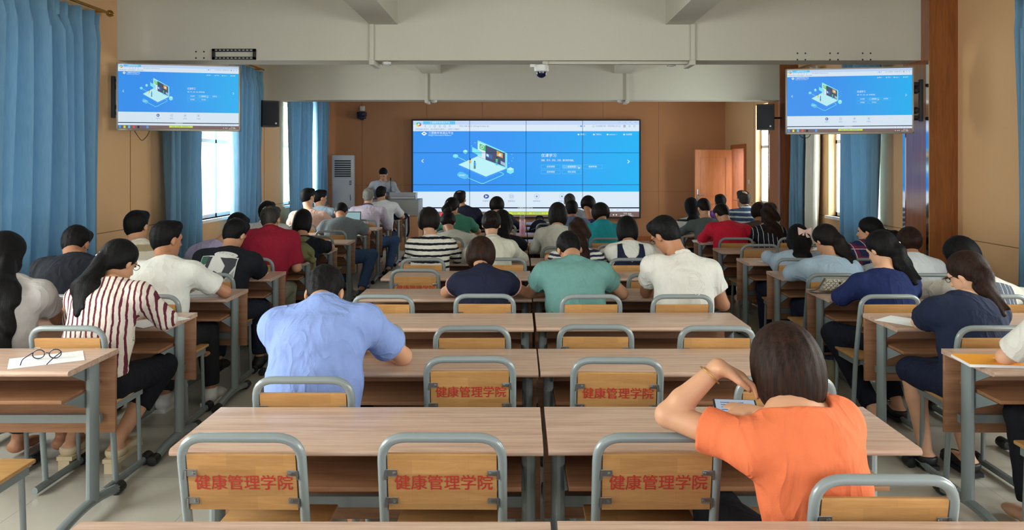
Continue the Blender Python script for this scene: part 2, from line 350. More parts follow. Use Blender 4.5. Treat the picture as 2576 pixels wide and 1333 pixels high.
def detector(label, x, y, z):
    o = root('smoke_detector', label, 'smoke detector', (x, y, z)); MB().lathe([(0, -.035), (.035, -.035), (.045, -.022), (.05, 0), (0, 0)], n=20).build('housing', upvc, o); MB().lathe([(.036, -.03), (.047, -.03), (.047, -.026), (.04, -.026)], n=20).build('vent_ring', steel, o)
detector('small round detector under the near beam beside the left trunking elbow', Xp(972, B1 + .15), B1 + .15, 2.73); detector('small round detector under the near beam beside the right trunking elbow', Xp(1692, B1 + .15), B1 + .22, 2.73)
detector('small round detector under the far beam, right of its left trunking', Xp(1092, B2 + .1), B2 + .1, 2.68); detector('small round detector under the far beam, left of its right trunking', Xp(1560, B2 + .1), B2 + .1, 2.68)
o = root('dome_camera', 'white dome security camera with dark glass under the near beam', 'camera', (Xp(1362, B1 + .1), B1 + .1, 2.70))
MB().lathe([(0, 0), (.055, 0), (.075, -.01), (.078, -.06), (.07, -.075), (.055, -.08), (0, -.08)], n=24).build('housing', upvc, o); gl = plain('dark_dome_glass', srgb(20, 24, 60), .08, 0, .8); MB().lathe([(.056, -.078), (.055, -.1), (.042, -.125), (.02, -.138), (0, -.142)], n=24).build('lens_dome', gl, o)
MB().box(-.12, -.05, -.03, .03, -.03, 0, .004).build('cable_box', upvc, o)
o = root('screen_bracket', 'empty black slotted screen bracket screwed to the near beam', 'bracket', (Xp(590, B1), B1 - .002, Zp(137, B1)))
mb = MB(); hw, hh = .226, .056
for z in (-hh, hh - .03): mb.box(-hw, hw, -.022, 0, z, z + .03, .003)
for x in (-hw, hw - .03): mb.box(x, x + .03, -.022, 0, -hh, hh, .003)
mb.build('frame', black_p, o); mb = MB()
for k in range(10):
    for z in (-hh + .012, hh - .018): mb.box(-.19 + k * .04, -.17 + k * .04, -.0235, -.021, z, z + .007)
mb.build('slots', upvc, o, smooth=False)
o = root('wall_camera', 'dark motor camera on a white box high on the brown back wall', 'camera', (Xp(910, 16.2), BACK, Zp(290, 16.2)))
MB().box(-.05, .05, -.05, 0, .1, .2, .006).build('junction_box', upvc, o); MB().box(-.03, .03, -.12, 0, -.1, -.075, .004).build('shelf_arm', black_p, o); cb = plain('camera_navy', srgb(26, 30, 62), .35)
MB().box(-.085, .085, -.2, -.04, -.075, -.02, .012).build('base', cb, o); MB().box(-.09, .1, -.2, -.02, -.02, .075, .02).build('head', cb, o); MB().lathe([(0, -.012), (.03, -.012), (.034, 0)], (0, -.2, .03), 16, 'y').build('lens', gl, o)
def speaker(label, x, y, z, rz, tgt, w=.27, h=.40, dp=.26):
    o = root('loudspeaker', label, 'loudspeaker', (x, y, z), rz); MB().prism([(-w / 2 + .05, dp / 2), (w / 2 - .05, dp / 2), (w / 2, -dp / 2 + .02), (w / 2 - .02, -dp / 2), (-w / 2 + .02, -dp / 2), (-w / 2, -dp / 2 + .02)], -h / 2, h / 2, 'z').build('cabinet', black_p, o)
    gr = plain('speaker_grille', srgb(24, 26, 36), .7); MB().box(-w / 2 + .025, w / 2 - .025, -dp / 2 - .008, -dp / 2, -h / 2 + .02, h / 2 - .02, .004).build('grille', gr, o); MB().box(w / 2 - .07, w / 2 - .045, -dp / 2 - .011, -dp / 2 - .008, -h / 2 + .04, -h / 2 + .065).build('badge', chrome, o, smooth=False)
    T = Matrix.Rotation(-rz, 3, 'Z') @ Vector((tgt[0] - x, tgt[1] - y, 0)); MB().tube([(0, dp / 2 - .01, 0), (0, dp / 2 + .04, 0), tuple(T)], .016, 8).build('wall_bracket', black_p, o)
speaker('black wall loudspeaker beside the left blue curtains under the far beam', Xp(677, 11.7), 11.7, Zp(287, 11.7), R(28), (WL - .01, 11.95)); speaker('black wall loudspeaker beside the far pillar, left of the right-hand screen', Xp(1929, 11.85), 11.85, Zp(295, 11.85), R(-28), (PR + .03, 12.04))
# ---------------------------------------------------------------- the screen picture (browser page), in pixels of the large wall
SX0, SX1, SY0, SY1 = 1041.0, 1606.0, 305.0, 545.0
def screen_picture(Wm, Hm, parent, kq=1.0, sfx=''):
    C = {'white': srgb(222, 238, 252), 'tabbar': srgb(196, 218, 250), 'cyan': srgb(92, 198, 246), 'blue': srgb(40, 152, 240), 'text': srgb(236, 250, 255), 'dim': srgb(120, 150, 190), 'board': srgb(66, 78, 112), 'aqua': srgb(130, 236, 250),
         'pale': srgb(190, 246, 252), 'green': srgb(72, 204, 120), 'orange': srgb(242, 170, 76), 'dark': srgb(26, 34, 62), 'navy': srgb(70, 100, 172), 'bar': srgb(120, 96, 92), 'lime': srgb(206, 240, 40), 'edge': srgb(64, 160, 248), 'button': srgb(92, 186, 250), 'skin': srgb(230, 200, 90), 'grey': srgb(170, 190, 225), 'red': srgb(240, 70, 90)}
    names = list(C); mats = [emis('display_' + n_ + sfx, C[n_], kq) for n_ in names]
    g = NT('display_gradient' + sfx, .3, .3); g.color((.01, .01, .012, 1)); tc = g.n('ShaderNodeTexCoord'); sp = g.n('ShaderNodeSeparateXYZ'); g.l(tc.outputs['Object'], sp.inputs[0])
    fx = g.math('ADD', g.math('DIVIDE', sp.outputs[0], Wm), .5); g.l(g.ramp(fx, [(0, srgb(54, 150, 246)), (.35, srgb(48, 148, 246)), (1, srgb(30, 182, 250))]), g.p.inputs['Emission Color']); g.p.inputs['Emission Strength'].default_value = kq; mats[names.index('blue')] = g.m
    mb = MB(); lay = [0]
    def P(px, py): return ((px - (SX0 + SX1) / 2) / (SX1 - SX0) * Wm, -.0004 * lay[0], -(py - (SY0 + SY1) / 2) / (SY1 - SY0) * Hm)
    def poly(c, pts, L): lay[0] = L; mb.cur = names.index(c); mb.add([P(*q) for q in pts], [tuple(range(len(pts)))])
    def rect(c, x0, y0, x1, y1, L): poly(c, [(x0, y0), (x1, y0), (x1, y1), (x0, y1)], L)
    def ring(c, x0, y0, x1, y1, w, L): rect(c, x0, y0, x1, y0 + w, L); rect(c, x0, y1 - w, x1, y1, L); rect(c, x0, y0, x0 + w, y1, L); rect(c, x1 - w, y0, x1, y1, L)
    def ell(c, x, y, rx, ry, L, n=20): poly(c, [(x + rx * math.cos(6.2832 * k / n), y + ry * math.sin(6.2832 * k / n)) for k in range(n)], L)
    def oring(c, x, y, r, w, L, n=24):
        for k in range(n):
            a, b = 6.2832 * k / n, 6.2832 * (k + 1) / n; poly(c, [(x + r * math.cos(a), y + r * math.sin(a)), (x + r * math.cos(b), y + r * math.sin(b)), (x + (r - w) * math.cos(b), y + (r - w) * math.sin(b)), (x + (r - w) * math.cos(a), y + (r - w) * math.sin(a))], L)
    def line(c, pts, w, L):
        for (a, b) in zip(pts, pts[1:]):
            dx, dy = b[0] - a[0], b[1] - a[1]; l_ = math.hypot(dx, dy); nx, ny = -dy / l_ * w / 2, dx / l_ * w / 2
            poly(c, [(a[0] + nx, a[1] + ny), (b[0] + nx, b[1] + ny), (b[0] - nx, b[1] - ny), (a[0] - nx, a[1] - ny)], L)
    def text(c, s, x, y, h, L, al='LEFT', wid=None):
        v, f = text_geo(s, h * 1.15, al); k = 1
        if wid: xs = [q[0] for q in v]; k = wid / max(1e-6, max(xs) - min(xs))
        lay[0] = L; mb.cur = names.index(c); mb.add([P(x + q[0] * k, y - q[1]) for q in v], f)
    rect('tabbar', SX0, 305, SX1, 315, 1); rect('white', SX0, 315, SX1, 331, 1); rect('blue', SX0, 331, SX1, 482, 1); rect('white', SX0, 482, SX1, 521, 1); rect('dark', SX0, 521, SX1, 524, 1); rect('white', SX0, 524, SX1, 532, 1); rect('bar', SX0, 532, SX1, 545, 1)
    rect('cyan', 1066, 306, 1146, 314, 2); text('text', '三盟教学资源云平台', 1082, 310, 5, 3)
    for k, c in enumerate(('red', 'orange', 'lime', 'green', 'cyan', 'edge')):
        a, b = 6.2832 * k / 6, 6.2832 * (k + 1) / 6; poly(c, [(1055, 314)] + [(1055 + 6.5 * math.cos(a + (b - a) * q / 4), 314 + 5.5 * math.sin(a + (b - a) * q / 4)) for q in range(5)], 2)
    ell('white', 1055, 314, 2.2, 2, 3)
    line('dim', [(1073, 316), (1070, 318.5), (1073, 321)], .8, 2); line('grey', [(1082, 316), (1085, 318.5), (1082, 321)], .8, 2)
    for x in (1095, 1108, 1120): oring('dim', x, 318.5, 2.8, .7, 2, 12)
    text('dim', '☆', 1129, 318.5, 6, 2); text('dim', '192.168.253.13/esp/index.do', 1155, 318.5, 5.2, 2, wid=75); text('dim', '您的收藏夹是空的，请从其他浏览器导入。立即导入收藏夹...', 1046, 326.5, 4, 2, wid=113)
    text('dim', '🔍', 1452, 318.5, 4, 2); ell('edge', 1461, 318.5, 2.4, 2.4, 2, 10); ell('grey', 1469, 318.5, 2, 2, 2, 10); text('dim', '在此搜索内容，体验快捷上网', 1497, 318.5, 4.2, 2, wid=55); oring('green', 1492, 318.5, 2.6, .7, 2, 12); oring('dim', 1557, 318.5, 2.4, .6, 2, 12)
    for k, c in enumerate(('red', 'green', 'edge', 'orange')): rect(c, 1567 + 3 * (k % 2), 316 + 3 * (k // 2), 1569.5 + 3 * (k % 2), 318.5 + 3 * (k // 2), 2)
    for x in (1582, 1594): ring('dim', x - 2, 316.5, x + 2, 320.5, .6, 2)
    for x in (1557, 1571, 1584, 1597): line('dim', [(x - 2, 309), (x + 2, 309)], .7, 2)
    poly('text', [(1061, 337), (1068.5, 331.8), (1076, 337), (1068.5, 342.5)], 2); poly('navy', [(1065.5, 337.3), (1068.5, 335), (1071.5, 337.3), (1068.5, 338.4)], 3)
    text('text', '三盟教学资源云平台', 1079, 336.2, 6.4, 2, wid=62); text('text', 'Sangon Information Platform', 1079, 341.6, 3.6, 2, wid=57)
    for s_, x, w_ in (('帮助 ▾', 1459, 14), ('下载中心', 1497, 15), ('admin ▾', 1531, 20), ('后台管理', 1573, 15)): text('text', s_, x, 339.3, 4, 2, wid=w_)
    for x in (1454.5, 1493, 1527, 1568.5): ell('text', x, 339.3, 2.2, 2, 2, 10)
    # illustration
    poly('edge', [(1154, 415), (1154, 418), (1223, 449), (1273, 428), (1273, 424.6), (1223, 444.5)], 2); poly('pale', [(1154, 414.6), (1202, 393.6), (1273, 424.6), (1223, 444.5)], 3)
    poly('aqua', [(1202, 355), (1204, 354), (1276, 385.6), (1276, 424), (1274, 425), (1202, 393)], 4); poly('white', [(1203.5, 357.5), (1222, 365.5), (1222, 402), (1203.5, 393)], 5); poly('board', [(1222, 365.7), (1271, 386.6), (1271, 420), (1222, 402)], 5)
    poly('green', [(1207, 361.6), (1222, 368), (1222, 381.5), (1207, 375)], 6); ell('text', 1213.5, 371, 4, 4.4, 7); ell('green', 1213.5, 371, 2.6, 3, 8); poly('orange', [(1250, 379.7), (1265, 386.7), (1265, 398), (1250, 392.5)], 6); rect('pale', 1255, 387, 1261, 393, 7)
    poly('navy', [(1222, 384), (1239, 391), (1239, 401), (1222, 395)], 6); poly('pale', [(1224, 387), (1230, 390), (1230, 396), (1224, 393)], 7); poly('aqua', [(1188.4, 370.4), (1212.8, 382), (1212.3, 395), (1188.4, 383)], 6); poly('grey', [(1260, 405), (1272, 411), (1272, 419), (1260, 413)], 6)
    for x, y, c, c2 in ((1184, 399, 'skin', 'pale'), (1195, 405, 'edge', 'dark'), (1250, 396, 'green', 'edge')):
        ell('dark', x, y + 2, 1.7, 2, 8, 10); rect(c, x - 2.6, y + 4, x + 2.6, y + 12, 8); rect(c2, x - 2.2, y + 12, x - .4, y + 20, 8); rect(c2, x + .4, y + 12, x + 2.2, y + 20, 8)
    line('aqua', [(1153, 396), (1172, 405)], 1.4, 2); ell('cyan', 1147, 393.6, 7, 5, 3); ell('aqua', 1147, 392.6, 6.4, 4.2, 4)
    for x, y, r_ in ((1171.5, 382.6, 6.2), (1284, 429.5, 10)): poly('aqua', [(x + r_ * math.sin(1.0472 * k), y - r_ * .86 * math.cos(1.0472 * k)) for k in range(6)], 3); poly('pale', [(x, y), (x - r_ * .87, y - r_ * .43), (x, y - r_ * .86), (x + r_ * .87, y - r_ * .43)], 4)
    poly('cyan', [(1151, 438), (1157, 432), (1166, 434), (1179, 441), (1178, 448), (1170, 451), (1158, 447), (1152, 443)], 3); text('text', 'SMART', 1155, 441.5, 5, 4, wid=17)
    line('aqua', [(1178, 447.5), (1211, 461.5), (1217, 461.5), (1266, 440), (1267, 437), (1255, 432)], 1.5, 2)
    for x, y in ((1196, 360), (1187, 368), (1288, 389), (1288, 405.5), (1281, 411), (1291, 398)): ell('pale', x, y, .9, .9, 2, 8)
    line('text', [(1067, 401.5), (1062, 405.5), (1067, 409.5)], 1.6, 2); line('text', [(1577, 403), (1582, 407), (1577, 411)], 1.6, 2)
    text('text', '优课学习', 1361, 392.2, 8.4, 2, wid=37); text('text', '观摩、学习、评论、分享，提升教学技能。', 1361, 404.2, 5, 2, wid=82)
    for k, (s_, x, y) in enumerate((('名校课程', 1361, 415), ('直播课堂', 1413.5, 415), ('微课专辑', 1466, 415), ('名师课堂', 1361, 428), ('评比活动', 1413.5, 428))):
        if k == 1: rect('button', x, y, x + 48, y + 10, 2)
        ring('cyan', x, y, x + 48, y + 10, .8, 3); text('text', s_, x + 24, y + 5, 4.6, 4, 'CENTER', 20)
    poly('text', [(1454, 420), (1458.5, 423.5), (1456, 424), (1455, 426)], 6)
    ell('navy', 1224, 494, 7, 5.6, 2); poly('text', [(1221.5, 491), (1221.5, 497), (1227.5, 494)], 3)
    for x in (1287, 1350, 1413): oring('grey', x, 494, 6.6, .8, 2)
    ring('dim', 1283.5, 491.5, 1290.5, 496.5, .8, 3); poly('dim', [(1347, 494), (1350, 491), (1353, 494), (1350, 497)], 3); ell('dim', 1413, 494, 2.4, 2.4, 3, 10)
    for s_, x in (('优课学习', 1224), ('视频会议', 1287), ('视频互动', 1350), ('专递课堂', 1413)): text('dim', s_, x, 506, 4.4, 2, 'CENTER', 18)
    text('text', '三盟教学资源平台', 1321, 522.6, 2.4, 2, 'CENTER', 38); rect('lime', 1276, 533, 1386, 539.5, 2); text('navy', '校园 · 4G 网络 · 无线网络 1.0', 1331, 536.2, 4, 3, 'CENTER', 84)
    for k, c in enumerate(('edge', 'lime', 'cyan', 'red', 'dark', 'navy', 'edge')): rect(c, 1045 + k * 21, 534, 1054 + k * 21, 543, 2)
    for x in (1532, 1542, 1549): ell('text', x, 540, 1.8, 1.6, 2, 8)
    text('text', '下午 4:20', 1566, 537.4, 4.2, 2, wid=20); text('text', '2019/6/11 星期二', 1558, 542.2, 4.2, 2, wid=34)
    for x in (1525, 1538, 1552, 1567, 1580): ring('grey', x - 2, 526, x + 2, 529.5, .6, 2)
    return mb.build('display_picture', mats, parent, smooth=False, fix=False)
vw = root('video_wall', 'big video wall of joined panels showing a blue web page on the back wall', 'video wall', ((-2.277 + 2.558) / 2, 16.16, (2.581 + .526) / 2))
VW, VH = 4.835, 2.055
MB().box(-VW / 2 - .03, VW / 2 + .03, .012, .13, -VH / 2 - .03, VH / 2 + .03).build('cabinet', black_p, vw, smooth=False)
mb = MB(); e_ = .03
for q in ((-VW / 2 - e_, VW / 2 + e_, VH / 2, VH / 2 + e_), (-VW / 2 - e_, VW / 2 + e_, -VH / 2 - e_, -VH / 2), (-VW / 2 - e_, -VW / 2, -VH / 2, VH / 2), (VW / 2, VW / 2 + e_, -VH / 2, VH / 2)): mb.box(q[0], q[1], -.03, .012, q[2], q[3])
mb.build('bezel', black_p, vw, smooth=False); screen_picture(VW, VH, vw, .95)
mb = MB()
for k in (1, 2, 3): x = -VW / 2 + VW * k / 4; mb.box(x - .004, x + .004, -.006, .01, -VH / 2, VH / 2)
for k in (1, 2): z = -VH / 2 + VH * k / 3; mb.box(-VW / 2, VW / 2, -.006, .01, z - .004, z + .004)
sm = plain('panel_gap', srgb(18, 60, 100), .6); mb.build('panel_gaps', sm, vw, smooth=False)
frame_si = plain('champagne_bezel', srgb(168, 160, 146), .35, .4)
def hung_tv(label, A, B, zt, zb, wall_x, barm):
    A = Vector(A); B = Vector(B); c = (A + B) / 2; w = (B - A).length; ang = math.atan2(B.y - A.y, B.x - A.x); h = zt - zb
    o = root('television', label, 'television', (c.x, c.y, (zt + zb) / 2), ang); b_ = .014
    MB().box(-w / 2, w / 2, .012, .05, -h / 2, h / 2, .006).build('back_shell', black_p, o); mb = MB()
    for q in ((-w / 2, w / 2, h / 2 - b_, h / 2), (-w / 2, w / 2, -h / 2, -h / 2 + b_ * 1.4), (-w / 2, -w / 2 + b_, -h / 2, h / 2), (w / 2 - b_, w / 2, -h / 2, h / 2)): mb.box(q[0], q[1], -.008, .014, q[2], q[3], .002)
    mb.build('bezel', frame_si, o); screen_picture(w - 2 * b_, h - 2.4 * b_, o, .88, '_small').location = (0, .006, b_ * .2)
    s = 1 if wall_x > 0 else -1; M = Matrix.Rotation(-ang, 4, 'Z') @ Matrix.Translation(-c)
    mb = MB(); L = lambda x, y, z: tuple(M @ Vector((x, y, 0)))[:2] + (z,)
    wy = c.y + .05
    arm = MB()
    for z in (-.17, .17):
        arm.tube([L(wall_x - s * .02, wy + .08, z), L(wall_x - s * .30, wy + .22, z), (s * w * .12, .10, z)], .018, 8)
        arm.tube([L(wall_x - s * .30, wy + .22, z - .04), L(wall_x - s * .30, wy + .22, z + .04)], .03, 10)
    arm.build('swing_arm', black_p, o)
    mb = MB(); mb.box(-.16, .16, .05, .075, -.2, .2, .004); mb.build('mount_plate', black_p, o)
    ex = s * (w / 2 + barm)
    pl = MB(); y0 = .02
    for z in (-.18, .155): pl.box(min(ex, ex - s * .22), max(ex, ex - s * .22), y0 + .05, y0 + .075, z, z + .03, .003)
    pl.box(ex - .018, ex + .018, y0 + .04, y0 + .08, -.21, .21, .004); pl.box(ex - s * .09 - .01, ex - s * .09 + .01, y0 + .04, y0 + .09, -.2, .2, .003)
    for z in (-.1, .1): pl.blob((ex - s * .05, y0 + .05, z), (.035, .03, .035), 10)
    pl.build('wall_bracket', black_p, o); return o
hung_tv('hanging television left of the video wall, tilted above the blue curtains', (-4.02, 7.53, 0), (-2.877, 7.78, 0), 2.67, 1.993, WL, .05)
hung_tv('hanging television by the purple lit pillar on the right-hand side', (2.72, 7.72, 0), (3.915, 7.5, 0), 2.628, 1.96, PR, .09)
o = MB().tube(arc_path([Wp(336, 325, 7.60), Wp(345, 340, 7.61), Wp(357, 356, 7.62), Wp(372, 340, 7.63), Wp(377, 325, 7.63)], .03), .0035, 6).build('tv_cable', black_p); tag(o, 'thin black cable looping below the left television', 'cable')
o = MB().tube(arc_path([Wp(2008, 332, 7.72), Wp(2016, 347, 7.72), Wp(2034, 347, 7.72), Wp(2042, 332, 7.715)], .03), .0035, 6).build('tv_cable', black_p); tag(o, 'thin black cable sagging below the right television', 'cable')
# air conditioner and lectern
o = root('air_conditioner', 'tall white floor standing air conditioner beside the blue curtain', 'air conditioner', (Xp(864, 15.8), 15.8, 0), R(8))
MB().box(-.22, .22, -.16, .18, 0, 1.84, .012).build('body', ac_m, o); mb = MB()
MB().box(-.19, .19, -.168, -.16, 1.36, 1.76, .003).build('outlet_frame', ac_m, o)
for k in range(8): mb.box(-.165, .165, -.172, -.164, 1.39 + k * .045, 1.418 + k * .045)
mb.build('outlet_slots', black_p, o, smooth=False); MB().box(-.2, .2, -.172, -.16, .12, 1.32, .006).build('front_panel', ac_m, o); mb = MB()
v, f = text_geo('⚙', .07); mb.add([(q[0], -.1735, 1.12 + q[1]) for q in v], f); mb.build('emblem', paper, o, smooth=False)
mb = MB()
for k in range(3): mb.box(.13, .18, -.1735, -.171, 1.22 + k * .035, 1.24 + k * .035)
mb.box(.15, .162, -.1735, -.171, .9, 1.02); mb.build('energy_label', plain('label_blue', srgb(70, 90, 140), .5), o, smooth=False)
lx0, lx1 = Xp(925, 14.5), Xp(1053, 14.5)
o = root('lectern', 'grey multimedia lectern with slanted monitor in front of the presenter', 'lectern', ((lx0 + lx1) / 2, 14.5, 0)); w = (lx1 - lx0) / 2
MB().box(-w, w, 0, .6, 0, .66, .006).build('base_cabinet', brown, o); MB().box(-w, w, -.03, .62, .66, .97, .008).build('desk_box', grey_pl, o); MB().box(-w - .03, -w + .3, .05, .6, .97, 1.1, .01).build('side_box', plain('lectern_blue', srgb(72, 84, 108), .5), o)
mb = MB(); mb.prism([(.1, .97), (.34, .97), (.36, 1.10), (.08, 1.11), (.06, 1.04)], -.08, .42, 'x'); mo = mb.build('monitor', plain('monitor_grey', srgb(176, 180, 188), .4), o); MB().box(-.06, .40, .07, .09, .99, 1.03).build('monitor_band', ac_m, mo, smooth=False)
mb = MB().tube(arc_path([(-.1, .3, .97), (-.1, .32, 1.2), (-.12, .42, 1.34)], .1), .006, 8); mb.tube([(-.12, .42, 1.34), (-.125, .45, 1.38)], .014, 10); mb.build('microphone', black_p, o)
# ---------------------------------------------------------------- desks
DH, DD = .75, .42
def zb(k): return 1.92 + .897 * k           # back edge of desk row k
def zf(k): return zb(k) - DD                # front edge (the sitter's side)
def make_desk(full=True):
    o = root('school_desk', 'x', 'desk', (0, 0, 0)); W = .597
    bm = bmesh.new(); n = 5
    prof = [(0 + .013 - .013 * math.cos(a), DH - .0125 + .0125 * math.sin(a)) for a in [math.pi / 2 - math.pi * k / 6 for k in range(7)]]
    prof = prof + [(DD, DH - .025), (DD, DH)]
    MB().prism(prof, -W, W, 'x').build('desk_top', desk_w, o)
    MB().box(-W, W, DD - .03, DD - .012, .345, DH - .026, .002).build('modesty_panel', panel_w, o)
    MB().box(-W + .07, W - .07, .07, DD - .032, .585, .601, .002).build('book_shelf', panel_w, o)
    MB().box(-W + .06, W - .06, DD - .055, DD - .03, .40, .44).build('rear_rail', steel, o, smooth=False)
    for s in (-1, 1):
        x = s * (W - .045)
        c = MB(); c.tube([(x, .275, .055), (x, .275, DH - .03)], .025, 14, True, .038, ax=(0, 1, 0))
        leg = c.build('leg', steel, o)
        t = .0025; b = MB(); b.prism([(.07, DH - .026), (.30, DH - .026), (.30, DH - .12), (.26, DH - .12)], x - t - s * .02, x + t - s * .02, 'x'); b.prism([(.08, .585), (.30, .585), (.30, .50), (.27, .50)], x - t - s * .02, x + t - s * .02, 'x')
        b.build('support_plate', steel, leg, smooth=False)
        f = MB(); pts = [(x, -.03 + .53 * q / 10, .028 + .034 * math.sin(math.pi * q / 10)) for q in range(11)]; f.tube(pts, .024, 10, True, .022, ax=(0, 0, 1)); ft = f.build('foot_bar', steel, leg)
        for yy in (-.035, .505): MB().tube([(x, yy - .03, .026), (x, yy + .03, .028)], .027, 12, True).build('end_cap', black_p, ft)
    return o
CX = [(-1.117 + .083) / 2, (.089 + 1.293) / 2]; LXC, RXC = -2.575, 2.685
ordn = ['', 'first', 'second', 'third', 'fourth', 'fifth', 'sixth', 'seventh', 'eighth', 'ninth', 'tenth', 'eleventh', 'twelfth', 'thirteenth', 'fourteenth']
desk_proto = tree(make_desk()); used = [0]
def put(proto, loc, rz, label, group, nudge=True):
    if not proto[0].get('placed'): o = proto[0]; o['placed'] = 1
    else:
        o = copy_tree(proto)
    o.location = loc; o.rotation_euler = (0, 0, rz); o['label'] = label; o['group'] = group
    return o
jr = random.Random(3)
for k in range(0, 14):
    for ci, x in enumerate(CX):
        if k > 11: continue
        side = 'left' if ci == 0 else 'right'
        lab = f'{side} desk of the middle pair, {ordn[k]} row ahead of the frame-bottom edge desk' if k else f'{side} desk of the middle pair whose edge shows along the bottom of the photo'
        put(desk_proto, (x + jr.uniform(-.004, .004) + (.01 if k > 4 else 0), zf(k) + jr.uniform(-.012, .012), 0), jr.uniform(-.003, .003), lab, 'desks of the middle block')
    if k >= 2:
        put(desk_proto, (LXC + jr.uniform(-.01, .01), zf(k) + jr.uniform(-.02, .02), 0), jr.uniform(-.006, .006), f'two-seat desk of the block by the left curtains, {ordn[k - 1]} from the camera', 'desks of the left block')
    if 2 <= k <= 10:
        put(desk_proto, (RXC + jr.uniform(-.01, .01), zf(k) + jr.uniform(-.02, .02), 0), jr.uniform(-.006, .006), f'two-seat desk of the block by the right pillars, {ordn[k - 1]} from the camera', 'desks of the right block')
for ch in desk_proto[1]: pass
# ---------------------------------------------------------------- chairs: origin on the floor under the bar, seat towards +Y
red_ink = plain('red_stencil_ink', srgb(186, 46, 38), .6, var=.12)
CHW, CHT = .18, .845
def make_chair(full=True):
    o = root('school_chair', 'x', 'chair', (0, 0, 0)); r = .0145
    def back(z): return .075 - .075 * max(0, (z - .42)) / .42
    U = arc_path([(-CHW, .12, .03), (-CHW, .078, .44), (-CHW, back(CHT), CHT), (CHW, back(CHT), CHT), (CHW, .078, .44), (CHW, .12, .03)], .075, 7)
    MB().tube(U, r, 16 if full else 12, ax=(0, 1, 0)).build('back_tube', steel, o)
    mb = MB(); th = .014; z0, z1 = .615, .79; bx = CHW - .0165
    pts = [(back(z0) - th / 2, z0), (back(z1) - th / 2, z1), (back(z1) - th / 2 + .004, z1 + .004), (back(z1) + th / 2, z1 + .004), (back(z0) + th / 2, z0)]
    mb.prism(pts, -bx, bx, 'x'); bk_ = mb.build('backrest', chair_w, o)
    ang = math.atan2(.075, .42)
    v, f = text_geo('健康管理学院', .052); xs = [q[0] for q in v]; kx = .294 / (max(xs) - min(xs)); cx = (max(xs) + min(xs)) / 2
    zc = .70; Mx = Matrix.Translation((0.004, back(zc) - th / 2 - .0012, zc)) @ Matrix.Rotation(R(90) + ang, 4, 'X')
    mb = MB()
    for q_, (ox, oy) in enumerate(((0, 0), (.0008, 0), (0, .0006), (.0008, .0006))): mb.add([Mx @ Vector(((q[0] - cx) * kx + ox, q[1] + oy, .00006 * q_)) for q in v], f)
    mb.build('lettering', red_ink, bk_, smooth=False, fix=False)
    s_ = MB(); s_.box(-.185, .185, .075, .435, .435, .453, .006).build('seat', seat_w, o)
    fr_ = MB()
    for s in (-1, 1): fr_.box(s * .165 - .011, s * .165 + .011, .08, .40, .40, .434)
    fr_.box(-.165, .165, .375, .40, .405, .434); fr_.box(-.165, .165, .08, .105, .405, .434); fr_.build('seat_frame', steel, o, smooth=False)
    for s in (-1, 1):
        l = MB().tube([(s * .165, .37, .41), (s * .168, .385, .04)], .0115, 12).build('leg', steel, o)
        rn = MB().tube([(s * .172, .02, .028), (s * .172, .42, .028)], .016, 8, True, .02, ax=(0, 0, 1)).build('runner', steel, o)
        if full:
            MB().tube([(s * .172, .415, .03), (s * .172, .475, .032)], .03, 12).build('end_cap', black_p, rn)
            for z in (.735, .645):
                b = MB(); y = back(z) - th / 2; b.box(s * .136, s * .167, y - .003, y, z - .009, z + .009, .0014); b.lathe([(0, -.004), (.005, -.003), (.006, 0)], (s * .144, y - .003, z), 8, 'y'); b.box(s * .165, s * .17, y - .006, y + .012, z - .02, z + .008); b.build('clip', chrome, bk_)
    return o
chair_full, chair_far = tree(make_chair(True)), tree(make_chair(False))
def chair(k, x, ybar, label, group='wooden school chairs', rz=None):
    pr = chair_full if k <= 6 else chair_far
    return put(pr, (x, ybar, 0), jr.uniform(-.03, .03) if rz is None else rz, label, group)
SEATS = dict(C0=-.82, C1=-.23, C2=.40, C3=.985, L1=-2.275, L2=-2.875, R1=2.385, R2=2.985)
where = dict(C0='middle block far left seat', C1='middle block second seat from left', C2='middle block second seat from right', C3='middle block far right seat',
             L1='aisle seat of the left block', L2='wall side seat of the left block', R1='aisle seat of the right block', R2='wall side seat of the right block')
SPECIAL = {(1, 'C0'): (-.832, 2.25), (1, 'C1'): (-.232, 2.25), (1, 'C2'): (.412, 2.25), (1, 'C3'): (.946, 1.945), (2, 'C0'): (-.818, 2.84), (2, 'C1'): (-.208, 3.15), (2, 'C2'): (.405, 3.13), (2, 'C3'): (1.01, 2.86),
           (3, 'C0'): (-.77, 3.80), (3, 'C1'): (-.236, 3.74), (3, 'C2'): (.38, 3.77), (3, 'C3'): (.98, 3.74), (4, 'C0'): (-.84, 4.64), (4, 'C1'): (-.216, 4.66), (4, 'C2'): (.44, 4.64), (4, 'C3'): (1.0, 4.63),
           (5, 'C0'): (-.80, 5.78), (5, 'C1'): (-.2, 5.70), (5, 'C3'): (.98, 5.53), (6, 'C0'): (-.825, 6.42), (6, 'C1'): (-.13, 6.45), (6, 'C3'): (.95, 6.42),
           (2, 'L1'): (-2.16, 2.66), (3, 'L1'): (-2.245, 3.74), (2, 'R1'): (2.34, 2.87), (3, 'R1'): (2.36, 3.70), (4, 'R1'): (2.28, 4.62), (5, 'R1'): (2.30, 5.42), (4, 'R2'): (2.94, 4.62)}
WHO = {}                                     # (row, seat) -> who sits there, filled by the people table
